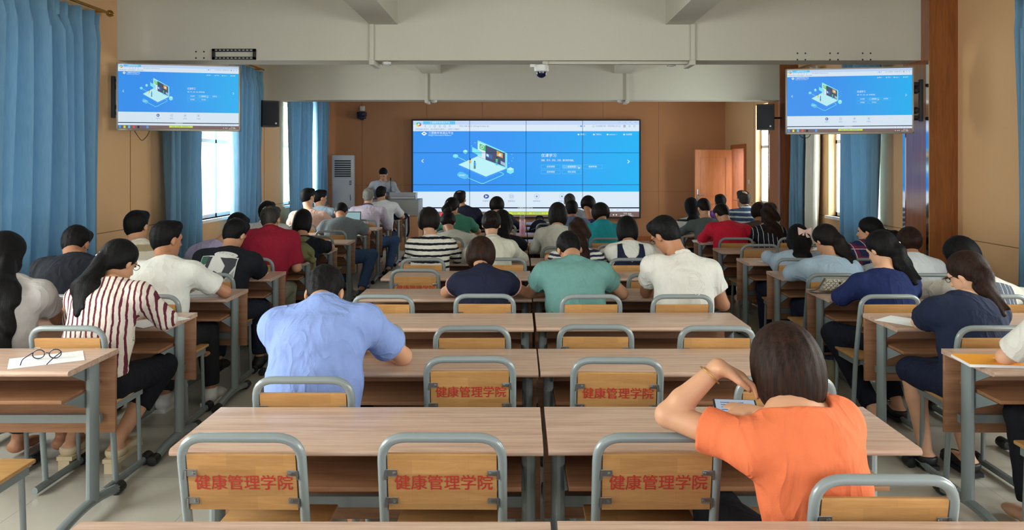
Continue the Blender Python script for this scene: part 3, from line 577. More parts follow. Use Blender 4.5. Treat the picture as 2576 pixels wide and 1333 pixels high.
def place_chairs():
    for k in range(1, 13):
        for s, x in SEATS.items():
            if s[0] == 'C' and k > 11: continue
            if s[0] == 'R' and k > 10: continue
            if s[0] in 'LR' and k < 2: continue
            if (k, s) in SKIP: continue
            if (k, s) in SPECIAL: xx, yy = SPECIAL[(k, s)]
            else: xx, yy = x + jr.uniform(-.03, .03), zf(k) - (.45 if (k, s) in WHO else .22) + jr.uniform(-.03, .03)
            yy = max(yy, zb(k - 1) + .03) if s[0] == 'C' or k > 2 else yy
            row = k if s[0] == 'C' else k - 1
            lab = 'chair of the ' + (WHO[(k, s)] if len(WHO[(k, s)].split()) < 14 else WHO[(k, s)].split(', ')[0]) if (k, s) in WHO else f'empty wooden chair, {where[s]}, {ordn[row]} row from camera'
            chair(k, xx, yy, lab)
SKIP = {(2, 'L2'), (2, 'R2'), (12, 'L2')}
# ---------------------------------------------------------------- smooth bodies: distance fields turned into one continuous surface
V3 = lambda *a: np.array(a[0] if len(a) == 1 else a, dtype=float)
def unit(v): return v / max(1e-9, np.linalg.norm(v))
class Field:
    def __init__(s, lo, hi, h):
        s.lo, s.h = V3(lo), h; s.n = np.maximum(8, np.ceil((V3(hi) - s.lo) / h).astype(int) + 1)
        s.a = np.full(s.n, 1.0, np.float32); s.ax = [(s.lo[i] + h * np.arange(s.n[i])).astype(np.float32) for i in range(3)]
    def sub(s, lo, hi):
        i0 = np.clip(np.floor((V3(lo) - s.lo) / s.h).astype(int), 0, s.n - 1); i1 = np.clip(np.ceil((V3(hi) - s.lo) / s.h).astype(int) + 1, 1, s.n)
        if (i1 <= i0).any(): return None, None
        return tuple(slice(a, b) for a, b in zip(i0, i1)), (s.ax[0][i0[0]:i1[0], None, None], s.ax[1][None, i0[1]:i1[1], None], s.ax[2][None, None, i0[2]:i1[2]])
    def join(s, lo, hi, fn, k=.02):
        m = k + 3 * s.h; sl, P = s.sub(V3(lo) - m, V3(hi) + m)
        if sl is None: return
        d = fn(*P).astype(np.float32); a = s.a[sl]; hh = np.clip(.5 + .5 * (a - d) / k, 0, 1) if k > 0 else (d < a).astype(np.float32)
        s.a[sl] = a * (1 - hh) + d * hh - (k * hh * (1 - hh) if k > 0 else 0)
    def cut(s, fn, k=0.0, box=None):
        sl, P = s.sub(*(box or (s.lo, s.lo + s.n * s.h))); d = fn(*P).astype(np.float32); a = s.a[sl]
        if k > 0: hh = np.clip(.5 - .5 * (a - d) / k, 0, 1); s.a[sl] = a * (1 - hh) + d * hh + k * hh * (1 - hh)
        else: s.a[sl] = np.maximum(a, d)
    def cone(s, a, b, ra, rb, k=.02, sx=1, side=None):
        a, b = V3(a), V3(b); ab = b - a; L2 = max(1e-9, ab @ ab); m = max(ra, rb) * max(1, sx)
        if side is not None: side = unit(V3(side) - ab * (V3(side) @ ab) / L2)
        def fn(x, y, z):
            px, py, pz = x - a[0], y - a[1], z - a[2]; t = np.clip((px * ab[0] + py * ab[1] + pz * ab[2]) / L2, 0, 1)
            qx, qy, qz = px - t * ab[0], py - t * ab[1], pz - t * ab[2]; q2 = qx * qx + qy * qy + qz * qz
            if sx != 1: q2 = q2 - (qx * side[0] + qy * side[1] + qz * side[2]) ** 2 * (1 - 1 / sx ** 2)
            return np.sqrt(np.maximum(q2, 1e-12)) - (ra + (rb - ra) * t)
        s.join(np.minimum(a, b) - m, np.maximum(a, b) + m, fn, k)
    def cyl(s, a, b, ra, rb, k=.02, sx=1, side=None):      # flat ended cone (a sleeve)
        a, b = V3(a), V3(b); L = np.linalg.norm(b - a); u = (b - a) / L; m = max(ra, rb) + .01
        def fn(x, y, z):
            px, py, pz = x - a[0], y - a[1], z - a[2]; t = px * u[0] + py * u[1] + pz * u[2]; tc = np.maximum(t, 0)
            q2 = px * px + py * py + pz * pz - 2 * t * tc + tc * tc; d = np.sqrt(np.maximum(q2, 1e-12)) - (ra + (rb - ra) * np.clip(t / L, 0, 1)); return np.maximum(d, t - L)
        s.join(np.minimum(a, b) - m, np.maximum(a, b) + m, fn, k)
    def ell(s, c, r, M=None, k=.02):
        c, r = V3(c), V3(r); M = np.eye(3) if M is None else M; m = max(r)
        def fn(x, y, z):
            px, py, pz = x - c[0], y - c[1], z - c[2]; q = [(M[0, i] * px + M[1, i] * py + M[2, i] * pz) / r[i] for i in range(3)]
            k0 = np.sqrt(q[0] ** 2 + q[1] ** 2 + q[2] ** 2) + 1e-9; k1 = np.sqrt((q[0] / r[0]) ** 2 + (q[1] / r[1]) ** 2 + (q[2] / r[2]) ** 2) + 1e-9; return k0 * (k0 - 1) / k1
        s.join(c - m, c + m, fn, k)
    def displace(s, fn, band=.05):
        i = np.nonzero(np.abs(s.a) < band)
        if len(i[0]): s.a[i] += fn(s.ax[0][i[0]], s.ax[1][i[1]], s.ax[2][i[2]]).astype(np.float32)
    def mesh(s, name, mats, org, parent, sm=5):
        a = s.a; a[0], a[-1], a[:, 0], a[:, -1], a[:, :, 0], a[:, :, -1] = 1, 1, 1, 1, 1, 1
        neg = a < 0; n = s.n; cnt = np.zeros(n - 1, np.int8)
        offs = [(i, j, k) for i in (0, 1) for j in (0, 1) for k in (0, 1)]
        for (i, j, k) in offs: cnt += neg[i:n[0] - 1 + i, j:n[1] - 1 + j, k:n[2] - 1 + k]
        act = np.nonzero((cnt > 0) & (cnt < 8)); N = len(act[0])
        if N == 0: return None
        val = np.stack([a[act[0] + i, act[1] + j, act[2] + k] for (i, j, k) in offs], 1); pos = np.zeros((N, 3)); w = np.zeros(N)
        for e in range(8):
            for f in range(e + 1, 8):
                if sum(abs(p - q) for p, q in zip(offs[e], offs[f])) != 1: continue
                va, vb = val[:, e], val[:, f]; c = (va < 0) != (vb < 0); t = np.where(c, va / np.where(c, va - vb, 1), 0)
                p = V3(offs[e])[None] + t[:, None] * (V3(offs[f]) - V3(offs[e]))[None]; pos += p * c[:, None]; w += c
        pos = pos / w[:, None]; pos = s.lo + s.h * (np.stack(act, 1) + pos) - V3(org)
        idx = np.full(n - 1, -1, np.int64); idx[act] = np.arange(N); quads = []
        for ax in range(3):
            o1, o2 = (ax + 1) % 3, (ax + 2) % 3; sl0 = [slice(None)] * 3; sl1 = [slice(None)] * 3; sl0[ax] = slice(0, -1); sl1[ax] = slice(1, None)
            ch = np.nonzero(neg[tuple(sl0)] != neg[tuple(sl1)]); ch = [c.copy() for c in ch]; ok = (ch[o1] > 0) & (ch[o2] > 0) & (ch[o1] < n[o1] - 1) & (ch[o2] < n[o2] - 1); ch = [c[ok] for c in ch]
            inside = neg[tuple(ch)]
            def at(d1, d2): q = [c.copy() for c in ch]; q[o1] -= d1; q[o2] -= d2; return idx[tuple(q)]
            Q = np.stack([at(1, 1), at(0, 1), at(0, 0), at(1, 0)], 1); Q[~inside] = Q[~inside][:, ::-1]; quads.append(Q)
        Q = np.concatenate(quads); Q = Q[(Q >= 0).all(1)]
        nx = np.roll(Q, -1, 1).ravel(); pv = np.roll(Q, 1, 1).ravel(); qi = Q.ravel(); deg = np.maximum(1, 2 * np.bincount(qi, minlength=N))
        for it in range(sm):
            new = np.stack([(np.bincount(qi, weights=pos[nx, c], minlength=N) + np.bincount(qi, weights=pos[pv, c], minlength=N)) / deg for c in range(3)], 1)
            pos = pos + (new - pos) * (.6 if it % 2 == 0 else -.5)
        me = bpy.data.meshes.new(name); me.vertices.add(N); me.vertices.foreach_set('co', pos.astype(np.float32).ravel()); me.loops.add(len(Q) * 4); me.loops.foreach_set('vertex_index', Q.astype(np.int32).ravel())
        me.polygons.add(len(Q)); me.polygons.foreach_set('loop_start', np.arange(0, len(Q) * 4, 4, dtype=np.int32)); me.polygons.foreach_set('use_smooth', np.ones(len(Q), bool)); me.update(); me.validate()
        for m in (mats if isinstance(mats, (list, tuple)) else [mats]): me.materials.append(m)
        o = bpy.data.objects.new(name, me); COL.objects.link(o); o.parent = parent; return o
# ---------------------------------------------------------------- cloth, skin and hair
def cloth(name, base, kind='plain', c2=None, c3=None, freq=20, duty=.5, rough=.85, wr=.25, dirv=(0, 0, 1)):
    if name in MATS: return MATS[name]
    t = NT(name, rough, .2); v = t.coord(rand=False); w = t.noise(v, 14, 3, .5, 1.5); weave = t.noise(v, 260, 2)
    base = t.mix(t.noise(v, 30, 2), tuple(c * .92 for c in base[:3]) + (1,), tuple(min(1, c * 1.05) for c in base[:3]) + (1,))
    def stripes(d, fr, du, warp=.004):
        dt = t.n('ShaderNodeVectorMath', operation='DOT_PRODUCT'); dt.inputs[1].default_value = d; t.l(v, dt.inputs[0]); x = t.math('ADD', dt.outputs['Value'], t.math('MULTIPLY', w, warp))
        return t.math('LESS_THAN', t.math('FRACT', t.math('MULTIPLY', x, fr)), du)
    if kind == 'stripe':
        base = t.mix(stripes(dirv, freq, duty, .012), base, c2)
        if c3: base = t.mix(t.math('MULTIPLY', stripes(dirv, freq / 2, duty / 2, .012), 1.0), base, c3)
    elif kind == 'plaid':
        base = t.mix(t.math('MULTIPLY', stripes((1, .2, 0), freq, .34), .55), base, c2); base = t.mix(t.math('MULTIPLY', stripes((0, .1, 1), freq, .34), .55), base, c2)
        base = t.mix(stripes((1, .2, 0), freq * 1.0, .07), base, c3); base = t.mix(stripes((0, .1, 1), freq, .07), base, c3)
    elif kind == 'melange':
        base = t.mix(t.noise(t.coord((6, 6, 60), False), 5, 5, .7), base, c2)
    elif kind == 'floral':
        base = t.mix(t.math('GREATER_THAN', t.noise(v, 34, 2, .4, 1), .58), base, c2)
    t.color(base); fold = t.noise(t.coord((1, 1, .4), False, (0, R(35), 0)), 12, 3, .5, .5)
    crease = t.math('SUBTRACT', 1.0, t.math('ABSOLUTE', t.math('SUBTRACT', t.math('MULTIPLY', t.noise(t.coord((1, 1, .55), False, (0, R(-30), R(20))), 9, 2, .45, .9), 2.0), 1.0))); crease = t.math('POWER', crease, 3.0)
    t.bump(t.math('ADD', t.math('ADD', t.math('MULTIPLY', fold, .8), t.math('MULTIPLY', crease, .45)), t.math('MULTIPLY', weave, .06)), wr * 2.0, .03); MATS[name] = t.m; return t.m
def skin(tone):
    nm = 'skin_' + str(tone)
    if nm in MATS: return MATS[nm]
    c = [srgb(216, 168, 138), srgb(198, 148, 116), srgb(176, 124, 94)][tone]; t = NT(nm, .5, .35); v = t.coord(rand=False); n1 = t.noise(v, 18, 3); t.color(t.mix(n1, tuple(q * .86 for q in c[:3]) + (1,), c)); t.bump(t.noise(v, 180, 2), .08, .002)
    t.p.inputs['Subsurface Weight'].default_value = .12; t.p.inputs['Subsurface Radius'].default_value = (.012, .005, .003); MATS[nm] = t.m; return t.m
def hairm(tone):
    nm = 'hair_' + tone
    if nm in MATS: return MATS[nm]
    a, b = dict(black=(srgb(8, 8, 10), srgb(22, 21, 23)), dark=(srgb(13, 11, 12), srgb(34, 27, 25)), brown=(srgb(19, 12, 11), srgb(56, 35, 27)), grey=(srgb(70, 70, 68), srgb(150, 148, 142)), salt=(srgb(26, 26, 27), srgb(72, 68, 64)))[tone]
    t = NT(nm, .55, .12); v = t.coord((1, 1, .06), False); n1 = t.noise(v, 150, 4, .6, .2); n2 = t.noise(v, 30, 2); f = t.mix(.4, n1, n2); t.color(t.ramp(f, [(.35, a), (.72, b)])); t.bump(n1, .45, .005); MATS[nm] = t.m; return t.m
lens_m = plain('dark_eye', srgb(20, 16, 14), .2); beads = plain('pearl_beads', srgb(236, 234, 230), .25)
def folds(seed, amp):
    r_ = np.random.RandomState(seed); ws = [(r_.normal(size=3) * np.array([22, 18, 30]), r_.uniform(0, 6.28), r_.uniform(.5, 1)) for _ in range(5)]
    def fn(x, y, z):
        d = 0
        for i, (w, p, a) in enumerate(ws): d = d + a * (1 - 2 * np.abs(np.sin(.5 * (w[0] * x + w[1] * y + w[2] * z + p + 1.6 * np.sin(7 * x + 5 * z + i) + 1.2 * np.sin(6 * y - 8 * z + 2 * i)))) ** .8)
        return amp * d / 2.2
    return fn
def rotm(yaw, pitch, roll):      # head frame: columns = right, forward, up; yaw>0 turns to the viewer's left, pitch>0 looks down, roll>0 tips to the right
    M = Matrix.Rotation(R(yaw), 3, 'Z') @ Matrix.Rotation(R(-pitch), 3, 'X') @ Matrix.Rotation(R(roll), 3, 'Y'); return np.array(M)
HP = []
def person(label, k, head, nb, top, hair='short', hc='black', tone=1, sex='m', yaw=0, pitch=25, roll=0, tilt=0, tyaw=0, seat=None, dh=.06, dn=-.10, pel=None, py_=-.24, sleeve=.62, legs='pants', legm=None, shoe=None, bulk=.97, sw=None,
           armL=None, armR=None, collar=0, hem=.50, tail=None, bald=0, group='people seated at the desks', h=None, knees=None, neckcut=.0, bun=(0, 0), extra=None, stand=False, hlen=.3, glasses=False, cuff=None, ymir=1, Y=None, flare=1.0, foldamp=.003, headscale=1.0, legL=None, hairgap=0):
    if seat: WHO[(k, seat)] = label
    F = zf(k) if Y is None else Y; Yh, Yn = F + dh, F + dn; s0 = .97 if sex == 'f' else 1.0; s0 *= headscale
    hd = Wp(head[0], head[1], Yh); hcn = V3(hd) - V3(0, 0, .118 * s0); hcn[0] += 0; M = rotm(yaw * ymir, pitch, roll); Lh = lambda x, y, z: hcn + M @ (V3(x, y, z) * s0)
    n0 = V3(Wp(nb[0], nb[1], Yn)) - V3(0, 0, .052 * min(1, max(0, (pitch - 8) / 34))); px_ = n0[0] if pel is None else pel[0]; P0 = V3(px_, F + py_, .55 if not stand else .95) if pel is None or len(pel) < 3 else V3(pel)
    sw = sw or (.172 if sex == 'm' else .148); q = bulk * (1.0 if sex == 'm' else .9)
    lat = V3(math.cos(R(tyaw)), math.sin(R(tyaw)), 0); lat = unit(lat * math.cos(R(tilt)) - V3(0, 0, 1) * math.sin(R(tilt))); fwd = unit(np.cross(V3(0, 0, 1), lat)); fwd = -fwd if fwd[1] < 0 else fwd
    spine = n0 - P0; sl = np.linalg.norm(spine); su = spine / sl; bk = unit(np.cross(lat, su)); bk = bk if bk[1] < 0 else -bk
    P1 = P0 + spine * .42 + bk * .018; P2 = P0 + spine * .72 + bk * .022
    drop = .078 if sex == 'm' else .072; SL, SR = n0 - su * drop - lat * sw, n0 - su * drop + lat * sw
    if F < 8.9: hh_ = h or max(.007, min(.0105, .0021 * F))
    else: hh_ = h or .012
    org = V3(P0[0], P0[1], 0); r0 = root('person', label, 'person', tuple(org), 0, group)
    def arm(sp, S, s):
        if sp is None: E = S + lat * s * .11 + V3(0, .15, 0); E[2] = .80; Wr = V3(n0[0] + s * .07, F + .21, .79)
        elif sp == 'mouth':
            mo = Lh(.0, .112, -.085); E = V3(mo[0] - .02, mo[1] + .1, .80) + lat * s * .04; Wr = mo - unit(mo - E) * .15
        elif sp == 'down': E = S + lat * s * .05 + V3(0, .04, -.27); Wr = E + V3(-s * .06, .22, .03)
        elif sp == 'in': E = S + lat * s * .03 + V3(0, .2, -.2); E[2] = max(E[2], .80); Wr = V3(n0[0] + s * .02, F + .2, .79)
        else: E, Wr = V3(sp[0]), V3(sp[1])
        u = E - S; lu = np.linalg.norm(u)
        return E, Wr
    EL, WL_ = arm(armL, SL, -1); ER, WR_ = arm(armR, SR, 1); aq = (1.0 if sex == 'm' else .9) * (bulk ** .5)
    mn = np.minimum.reduce([P0 - .30, EL - .14, ER - .14, WL_ - .22, WR_ - .22, hcn - .22]); mx = np.maximum.reduce([P0 + .30, EL + .14, ER + .14, WL_ + .22, WR_ + .22, hcn + .26, SL + .2, SR + .2])
    # legs
    if legL: hips, kn, an = legL
    elif stand: kn = [P0 + V3(s * .1, .03, -.42) for s in (-1, 1)]; an = [V3(P0[0] + s * .11, P0[1], .09) for s in (-1, 1)]
    else:
        kn = [V3(P0[0] + s * .10, P0[1] + .43, .50) for s in (-1, 1)]; an = [V3(P0[0] + s * .11, P0[1] + .36 + (.05 if s > 0 else 0), .10) for s in (-1, 1)]
    if knees: kn, an = [V3(a) for a in knees[0]], [V3(a) for a in knees[1]]
    hp = [P0 + lat * s * .085 + V3(0, .01, -.05) for s in (-1, 1)]
    mn = np.minimum.reduce([mn] + [a - .15 for a in kn + an]); mx = np.maximum.reduce([mx] + [a + .15 for a in kn + an] + [a + V3(0, .28, 0) for a in an]); mn[2] = min(mn[2], .0); mn[2] = max(mn[2], -.02)
    def torso(f, e):
        sxp = 1.36
        f.cone(P0 + V3(0, 0, -.03), P1, .122 * q + e, .108 * q + e, .03, sxp, lat); f.cone(P1, P2, .108 * q + e, .108 * q + e, .05, 1.42, lat); f.cone(P2, n0 - su * .13, .106 * q + e, .082 * q + e, .05, 1.42, lat)
        f.cone(SL, SR, .05 * q + e * .8, .05 * q + e * .8, .05); f.cone(n0 - su * .1, n0 - su * .0, .066 + e * .6, .05 + e * .5, .05)
        for S_ in (SL, SR): f.cone(n0 - su * .035, S_ + su * .004, .056 + e * .5, .046 * q + e * .8, .06)
    b = Field(mn, mx, hh_); torso(b, 0)
    b.cone(n0 - su * .03, Lh(0, -.025, -.06), .058 * (1 if sex == 'm' else .88), .055 * (1 if sex == 'm' else .86), .03)
    Ms = M
    b.ell(Lh(0, -.012, .025), V3(.074, .094, .088) * s0, Ms, .02); b.ell(Lh(0, .028, -.045), V3(.059, .062, .078) * s0, Ms, .03); b.ell(Lh(0, .055, -.098), V3(.028, .028, .022) * s0, Ms, .03)
    b.cone(Lh(0, .086, .0), Lh(0, .104, -.036), .009, .0135, .012); b.cone(Lh(-.034, .078, .02), Lh(.034, .078, .02), .013, .013, .02); b.ell(Lh(0, .085, -.068), V3(.023, .011, .009) * s0, Ms, .008)
    for s in (-1, 1):
        b.ell(Lh(s * .079, -.004, -.012), V3(.011, .021, .032) * s0, Ms, .008)
        E, Wr, S = (EL, WL_, SL) if s < 0 else (ER, WR_, SR)
        b.cone(S, E, .05 * aq, .041 * aq, .02); fa = Wr - E; b.cone(E, E + fa * .3, .041 * aq, .042 * aq, .012); b.cone(E + fa * .3, Wr, .042 * aq, .027 * aq, .012)
        sp_ = armL if s < 0 else armR; fd = unit(V3(sp_[2])) if isinstance(sp_, tuple) and len(sp_) > 2 else unit(fa); dn_ = V3(0, 0, -1); dn_ = unit(dn_ - fd * (dn_ @ fd)) if abs(fd[2]) < .9 else V3(0, 1, 0); sd = np.cross(dn_, fd)
        pc = Wr + fd * .05; b.cone(Wr, Wr + fd * .075, .022, .017, .012, 1.9, sd)
        for q_, (o_, ln) in enumerate(((-.030, .062), (-.010, .074), (.010, .070), (.030, .052))):
            a_ = Wr + fd * .085 + sd * o_; m_ = a_ + fd * ln * .5 + sd * o_ * .15 + dn_ * .006; e_ = m_ + fd * ln * .38 + dn_ * .026; b.cone(a_, m_, .0095, .009, .006); b.cone(m_, e_, .009, .0075, .004)
        th = sd * (s * 1.0); a_ = Wr + fd * .02 - th * .028; m_ = a_ + fd * .035 - th * .022 + dn_ * .01; b.cone(a_, m_, .013, .011, .01); b.cone(m_, m_ + fd * .032 - th * .004 + dn_ * .008, .0105, .008, .004)
        i = 0 if s < 0 else 1; b.cone(hp[i], kn[i], .082 * q, .058, .03); b.cone(kn[i], kn[i] * .65 + an[i] * .35 + V3(0, -.012, 0), .056, .054, .02); b.cone(kn[i] * .65 + an[i] * .35 + V3(0, -.012, 0), an[i], .054, .036, .02)
        b.cone(an[i] + V3(0, -.03, -.045), an[i] + V3(0, .13, -.06), .034, .026, .02, 1.35, lat); b.cone(an[i] + V3(0, .1, -.062), an[i] + V3(0, .17, -.066), .025, .02, .015, 1.6, lat)
    if extra: extra(b, locals())
    b.mesh('body', skin(tone), org, r0)
    # top
    t = Field(mn, mx, hh_); e = .016 * flare; torso(t, e)
    for s in (-1, 1):
        E, Wr, S = (EL, WL_, SL) if s < 0 else (ER, WR_, SR); sv = sleeve if isinstance(sleeve, (int, float)) else sleeve[0 if s < 0 else 1]
        if sv <= 1: t.cyl(S, S + (E - S) * sv, .052 * aq + e, .05 * aq + e * (1.0 if sv > .8 else 1.35), .035)
        else:
            t.cone(S, E, .052 * aq + e, .044 * aq + e, .035); t.cyl(E, E + (Wr - E) * (sv - 1), .047 * aq + e, .034 * aq + e * .9, .015)
    nd = unit(unit(V3(Lh(0, -.03, -.06)) - n0) + su * 1.3); cz = n0 + nd * (.012 + neckcut)
    t.cut(lambda x, y, z: (lambda pl, r2: np.minimum(pl, .112 - np.sqrt(np.maximum(r2 - pl * pl, 0))))((x - cz[0]) * nd[0] + (y - cz[1]) * nd[1] + (z - cz[2]) * nd[2], (x - cz[0]) ** 2 + (y - cz[1]) ** 2 + (z - cz[2]) ** 2), .008, (cz - .2, cz + .2))
    if hem > -1: t.cut(lambda x, y, z: (hem - z) + 0 * x + 0 * y, 0, (V3(P0[0] - .35, P0[1] - .35, hem - .4), V3(P0[0] + .35, P0[1] + .4, hem + .1)))
    if legs == 'dress':
        for i in (0, 1): t.cone(hp[i], kn[i], .1 * q, .074, .05)
        t.cone((hp[0] + hp[1]) / 2, (kn[0] + kn[1]) / 2, .09, .065, .06, 1.7, lat)
    if collar:
        nv = unit(unit(V3(Lh(0, -.03, -.06)) - n0) + su * .35); ca, cb = n0 - su * .03 + fwd * .006, n0 + nv * .036 + fwd * .008; t.cyl(ca, cb, .079, .073, .012)
    if legs == 'hood': t.cone(n0 - su * .01 + bk * .07 - lat * .06, n0 - su * .01 + bk * .07 + lat * .06, .035, .035, .03); t.cone(n0 + bk * .08 - su * .02, n0 + bk * .1 - su * .12, .05, .03, .03, 1.4, lat)
    if F < 8 and foldamp: t.displace(folds(int(F * 1000) % 991 + 3, foldamp))
    to = t.mesh('dress' if legs == 'dress' else 'top', top, org, r0)
    # trousers
    if legs in ('pants', 'hood', 'crop'):
        p = Field(V3(mn[0], mn[1], 0), V3(mx[0], mx[1], 1.05 if stand else .78), max(hh_, .01)); cr = .55 if legs == 'crop' else .93
        p.cone(P0 + V3(0, 0, -.035), P0 + V3(0, 0, .03), .137 * q, .126 * q, .03, 1.4, lat)
        for i in (0, 1): mid = kn[i] + (an[i] - kn[i]) * cr; p.cone(hp[i], kn[i], .098 * q, .07, .04); p.cone(kn[i], kn[i], .076, .076, .01); p.cyl(kn[i], mid, .076, .064 if legs == 'crop' else .056, .02)
        p.displace(folds(17, .003)); p.mesh('trousers', legm or cloth('black_trousers', srgb(26, 27, 34)), org, r0)
    if shoe is not None:
        for i in (0, 1):
            a = an[i]; f = Field(a - V3(.09, .13, .13), a + V3(.09, .27, .06), .007); f.cone(a + V3(0, -.035, -.05), a + V3(0, .13, -.058), .043, .036, .02, 1.15, lat); f.cone(a + V3(0, .1, -.062), a + V3(0, .185, -.07), .033, .027, .02, 1.5, lat)
            if shoe[1] != 'flat': f.cone(a + V3(0, -.03, -.04), a + V3(0, 0, .0), .045, .043, .02)
            zt = a[2] + (.012 if shoe[1] != 'flat' else -.035); f.cut(lambda x, y, z: np.maximum(z - zt - (0 if shoe[1] != 'flat' else 0) , (a[2] - .098) - z) + 0 * x + 0 * y)
            so = f.mesh('shoe', shoe[0], org, r0)
            if len(shoe) > 2: sl_ = MB(); sl_.prism([(-.042 + .0, -.08), (.042, -.08), (.05, .1), (.035, .2), (0, .222), (-.035, .2), (-.05, .1)], -.1, -.078, 'z'); s_o = sl_.build('sole', shoe[2], so); s_o.location = tuple(a - org)
            if len(shoe) > 3: MB().prism([(-.03, -.085), (.03, -.085), (.028, -.02), (-.028, -.02)], -a[2] + .001, -.099, 'z').build('heel', shoe[0], so).location = tuple(a - org)
    def off_back(T, g=.02):
        tt = min(1, max(0, (T[2] - P0[2]) / max(.05, n0[2] - P0[2]))); c = P0 + spine * tt; d = .02 * math.sin(3.14 * tt) + (.1 if tt < .8 else .1 - .05 * (tt - .8) / .2) * q + .016 * flare; y_ = c[1] - d - g; T = T.copy(); T[1] = min(T[1], y_) if T[2] < n0[2] else T[1]; return T
    # hair
    f = Field(hcn - V3(.2, .45, .2) - (V3(0, .05, max(hlen, .3)) if hair in ('long', 'wavy', 'pony') else 0) - (V3(.2, 0, 0) if tail is not None else 0), hcn + V3(.2, .2, .2) + (V3(.2, 0, 0) if tail is not None else 0), min(hh_, .0085) if F < 9 else .010)
    loc = lambda x, y, z: [(M[0, i] * (x - hcn[0]) + M[1, i] * (y - hcn[1]) + M[2, i] * (z - hcn[2])) / s0 for i in range(3)]
    g = .013 if hair == 'short' else .02; f.ell(Lh(0, -.014, .026), V3(.074 + g, .094 + g, .088 + g) * s0, Ms, .02)
    if hair == 'short': f.ell(Lh(0, -.042, -.042), V3(.066, .062, .066) * s0, Ms, .03); f.cone(Lh(-.03, .05, .085), Lh(.03, .05, .09), .035, .035, .04)
    if hair in ('bob', 'long', 'wavy'):
        lo_ = -.055 if hair != 'bob' else -.05 - hairgap; f.ell(Lh(0, -.025, lo_), V3(.098, .102, .11) * s0, Ms, .05)
    if hair in ('pony', 'bun'): f.ell(Lh(0, -.045, -.02), V3(.076, .075, .075) * s0, Ms, .03)
    def facecut(x, y, z):
        lx, ly, lz = loc(x, y, z)
        if hair == 'short': return np.maximum((-.05 + 1.12 * ly - lz) / 1.5, -.108 - lz)
        if hair in ('pony', 'bun'): return np.maximum((-.04 + .9 * ly - lz) / 1.34, -.1 - lz)
        zb_ = -.115 - hairgap if hair == 'bob' else -9; return np.maximum(-np.maximum(.042 - ly + .15 * np.abs(lx), lz - .06), zb_ - lz)
    if hair in ('short', 'pony', 'bun'): f.displace(lambda x, y, z: (.014 if hair == 'short' else .012) * np.clip(1 + facecut(x, y, z) / (.085 if hair == 'short' else .05), 0, 1) ** 1.2, .06)
    f.cut(facecut, .006)
    if bald: f.cut(lambda x, y, z: (lambda l: .022 + bald - np.sqrt((l[0]) ** 2 + (l[1] + .06) ** 2 + (l[2] - .105) ** 2))(loc(x, y, z)), .012)
    if hair in ('long', 'wavy'):
        A = Lh(0, -.055, -.05); B = n0 + bk * (.115 + .02 * q) + V3(0, 0, -.06); C = B + V3(.0, -.01, -hlen + .1)
        if tail is not None: B = B + V3(tail[0] * .5, 0, 0); C = C + V3(tail[0], tail[1], 0)
        B, C = off_back(B, .0), off_back(C, .0)
        hw = 1.25 if hlen > .4 else 1.0; f.cone(A, B, .075, .05 * hw, .04, 1.3, lat); f.cone(B, C, .05 * hw, .028 * hw, .04, 1.9, lat)
        if hair == 'wavy' or hlen > .3: f.cone(B + lat * .05, C + lat * .07 + V3(0, 0, .03), .035, .02, .03); f.cone(B - lat * .05, C - lat * .08 + V3(0, 0, -.02), .035, .02, .03)
    tie = None
    if hair == 'pony':
        T0 = Lh(0, -.112, .02) if tail is None or len(tail) < 4 else Lh(tail[3], -.108, .0); tl = tail or (0, -.06, -.2); T1 = T0 + V3(tl[0] * .25, -.03, -.035); T2 = T0 + V3(tl[0] * .7, -.035, tl[2] * .55); T3 = T0 + V3(tl[0], -.03, tl[2]); T2 = off_back(T2, .03); T3 = off_back(T3, .016)
        f.cone(T0, T1, .024, .032, .02); hw = tl[4] if len(tl) > 4 else 1.0; f.cone(T1, T2, .032, .044 * hw, .03, 1.25, lat); f.cone(T2, T3, .044 * hw, .014 * hw, .03, 1.3, lat); f.cone(T2 + lat * .02, T3 + lat * .035 + V3(0, 0, .03), .025, .01, .02); tie = T0 + (T1 - T0) * .25
    if hair == 'bun': bc = Lh(bun[0], -.122, .03 + bun[1]); f.ell(bc, (.04, .036, .036), Ms, .015); f.cone(bc - V3(.02, 0, 0), bc + V3(.02, -.01, .015), .03, .03, .02)
    wav = .006 if hair == 'wavy' else .0
    def strands(x, y, z):
        l = loc(x, y, z); ph = np.arctan2(l[0], -l[1] + .02); a_ = .0016 if hair == 'short' else .0014
        return a_ * (np.sin(ph * 27 + 1.2 * np.sin(l[2] * 9)) + .8 * np.sin(ph * 61 + 3 * l[2] + 1)) + wav * np.sin(z * 48 + 5 * l[0] / .1) + (.003 * np.sin(l[0] * 160) * np.sin(l[1] * 140 + 2) * np.sin(l[2] * 150) if hair == 'short' else 0)
    if F < 9.5: f.displace(strands)
    ho = f.mesh('hair', hairm(hc), org, r0)
    for s in (-1, 1):
        e_ = MB().blob((0, 0, 0), (.0105, .008, .006), 10, Matrix([list(x) for x in M])).build('eye', lens_m, r0); e_.location = tuple(Lh(s * .031, .0835, .002) - org)
    if tie is not None:
        mb = MB()
        for q_ in range(7): a_ = 6.283 * q_ / 7; mb.blob(tuple(V3(math.cos(a_) * .027, 0, math.sin(a_) * .027) + tie - org), (.009, .009, .009), 8)
        tm = beads if hc == 'black' else plain('brown_band', srgb(60, 40, 40), .6); mb.build('hair_tie', tm, r0)
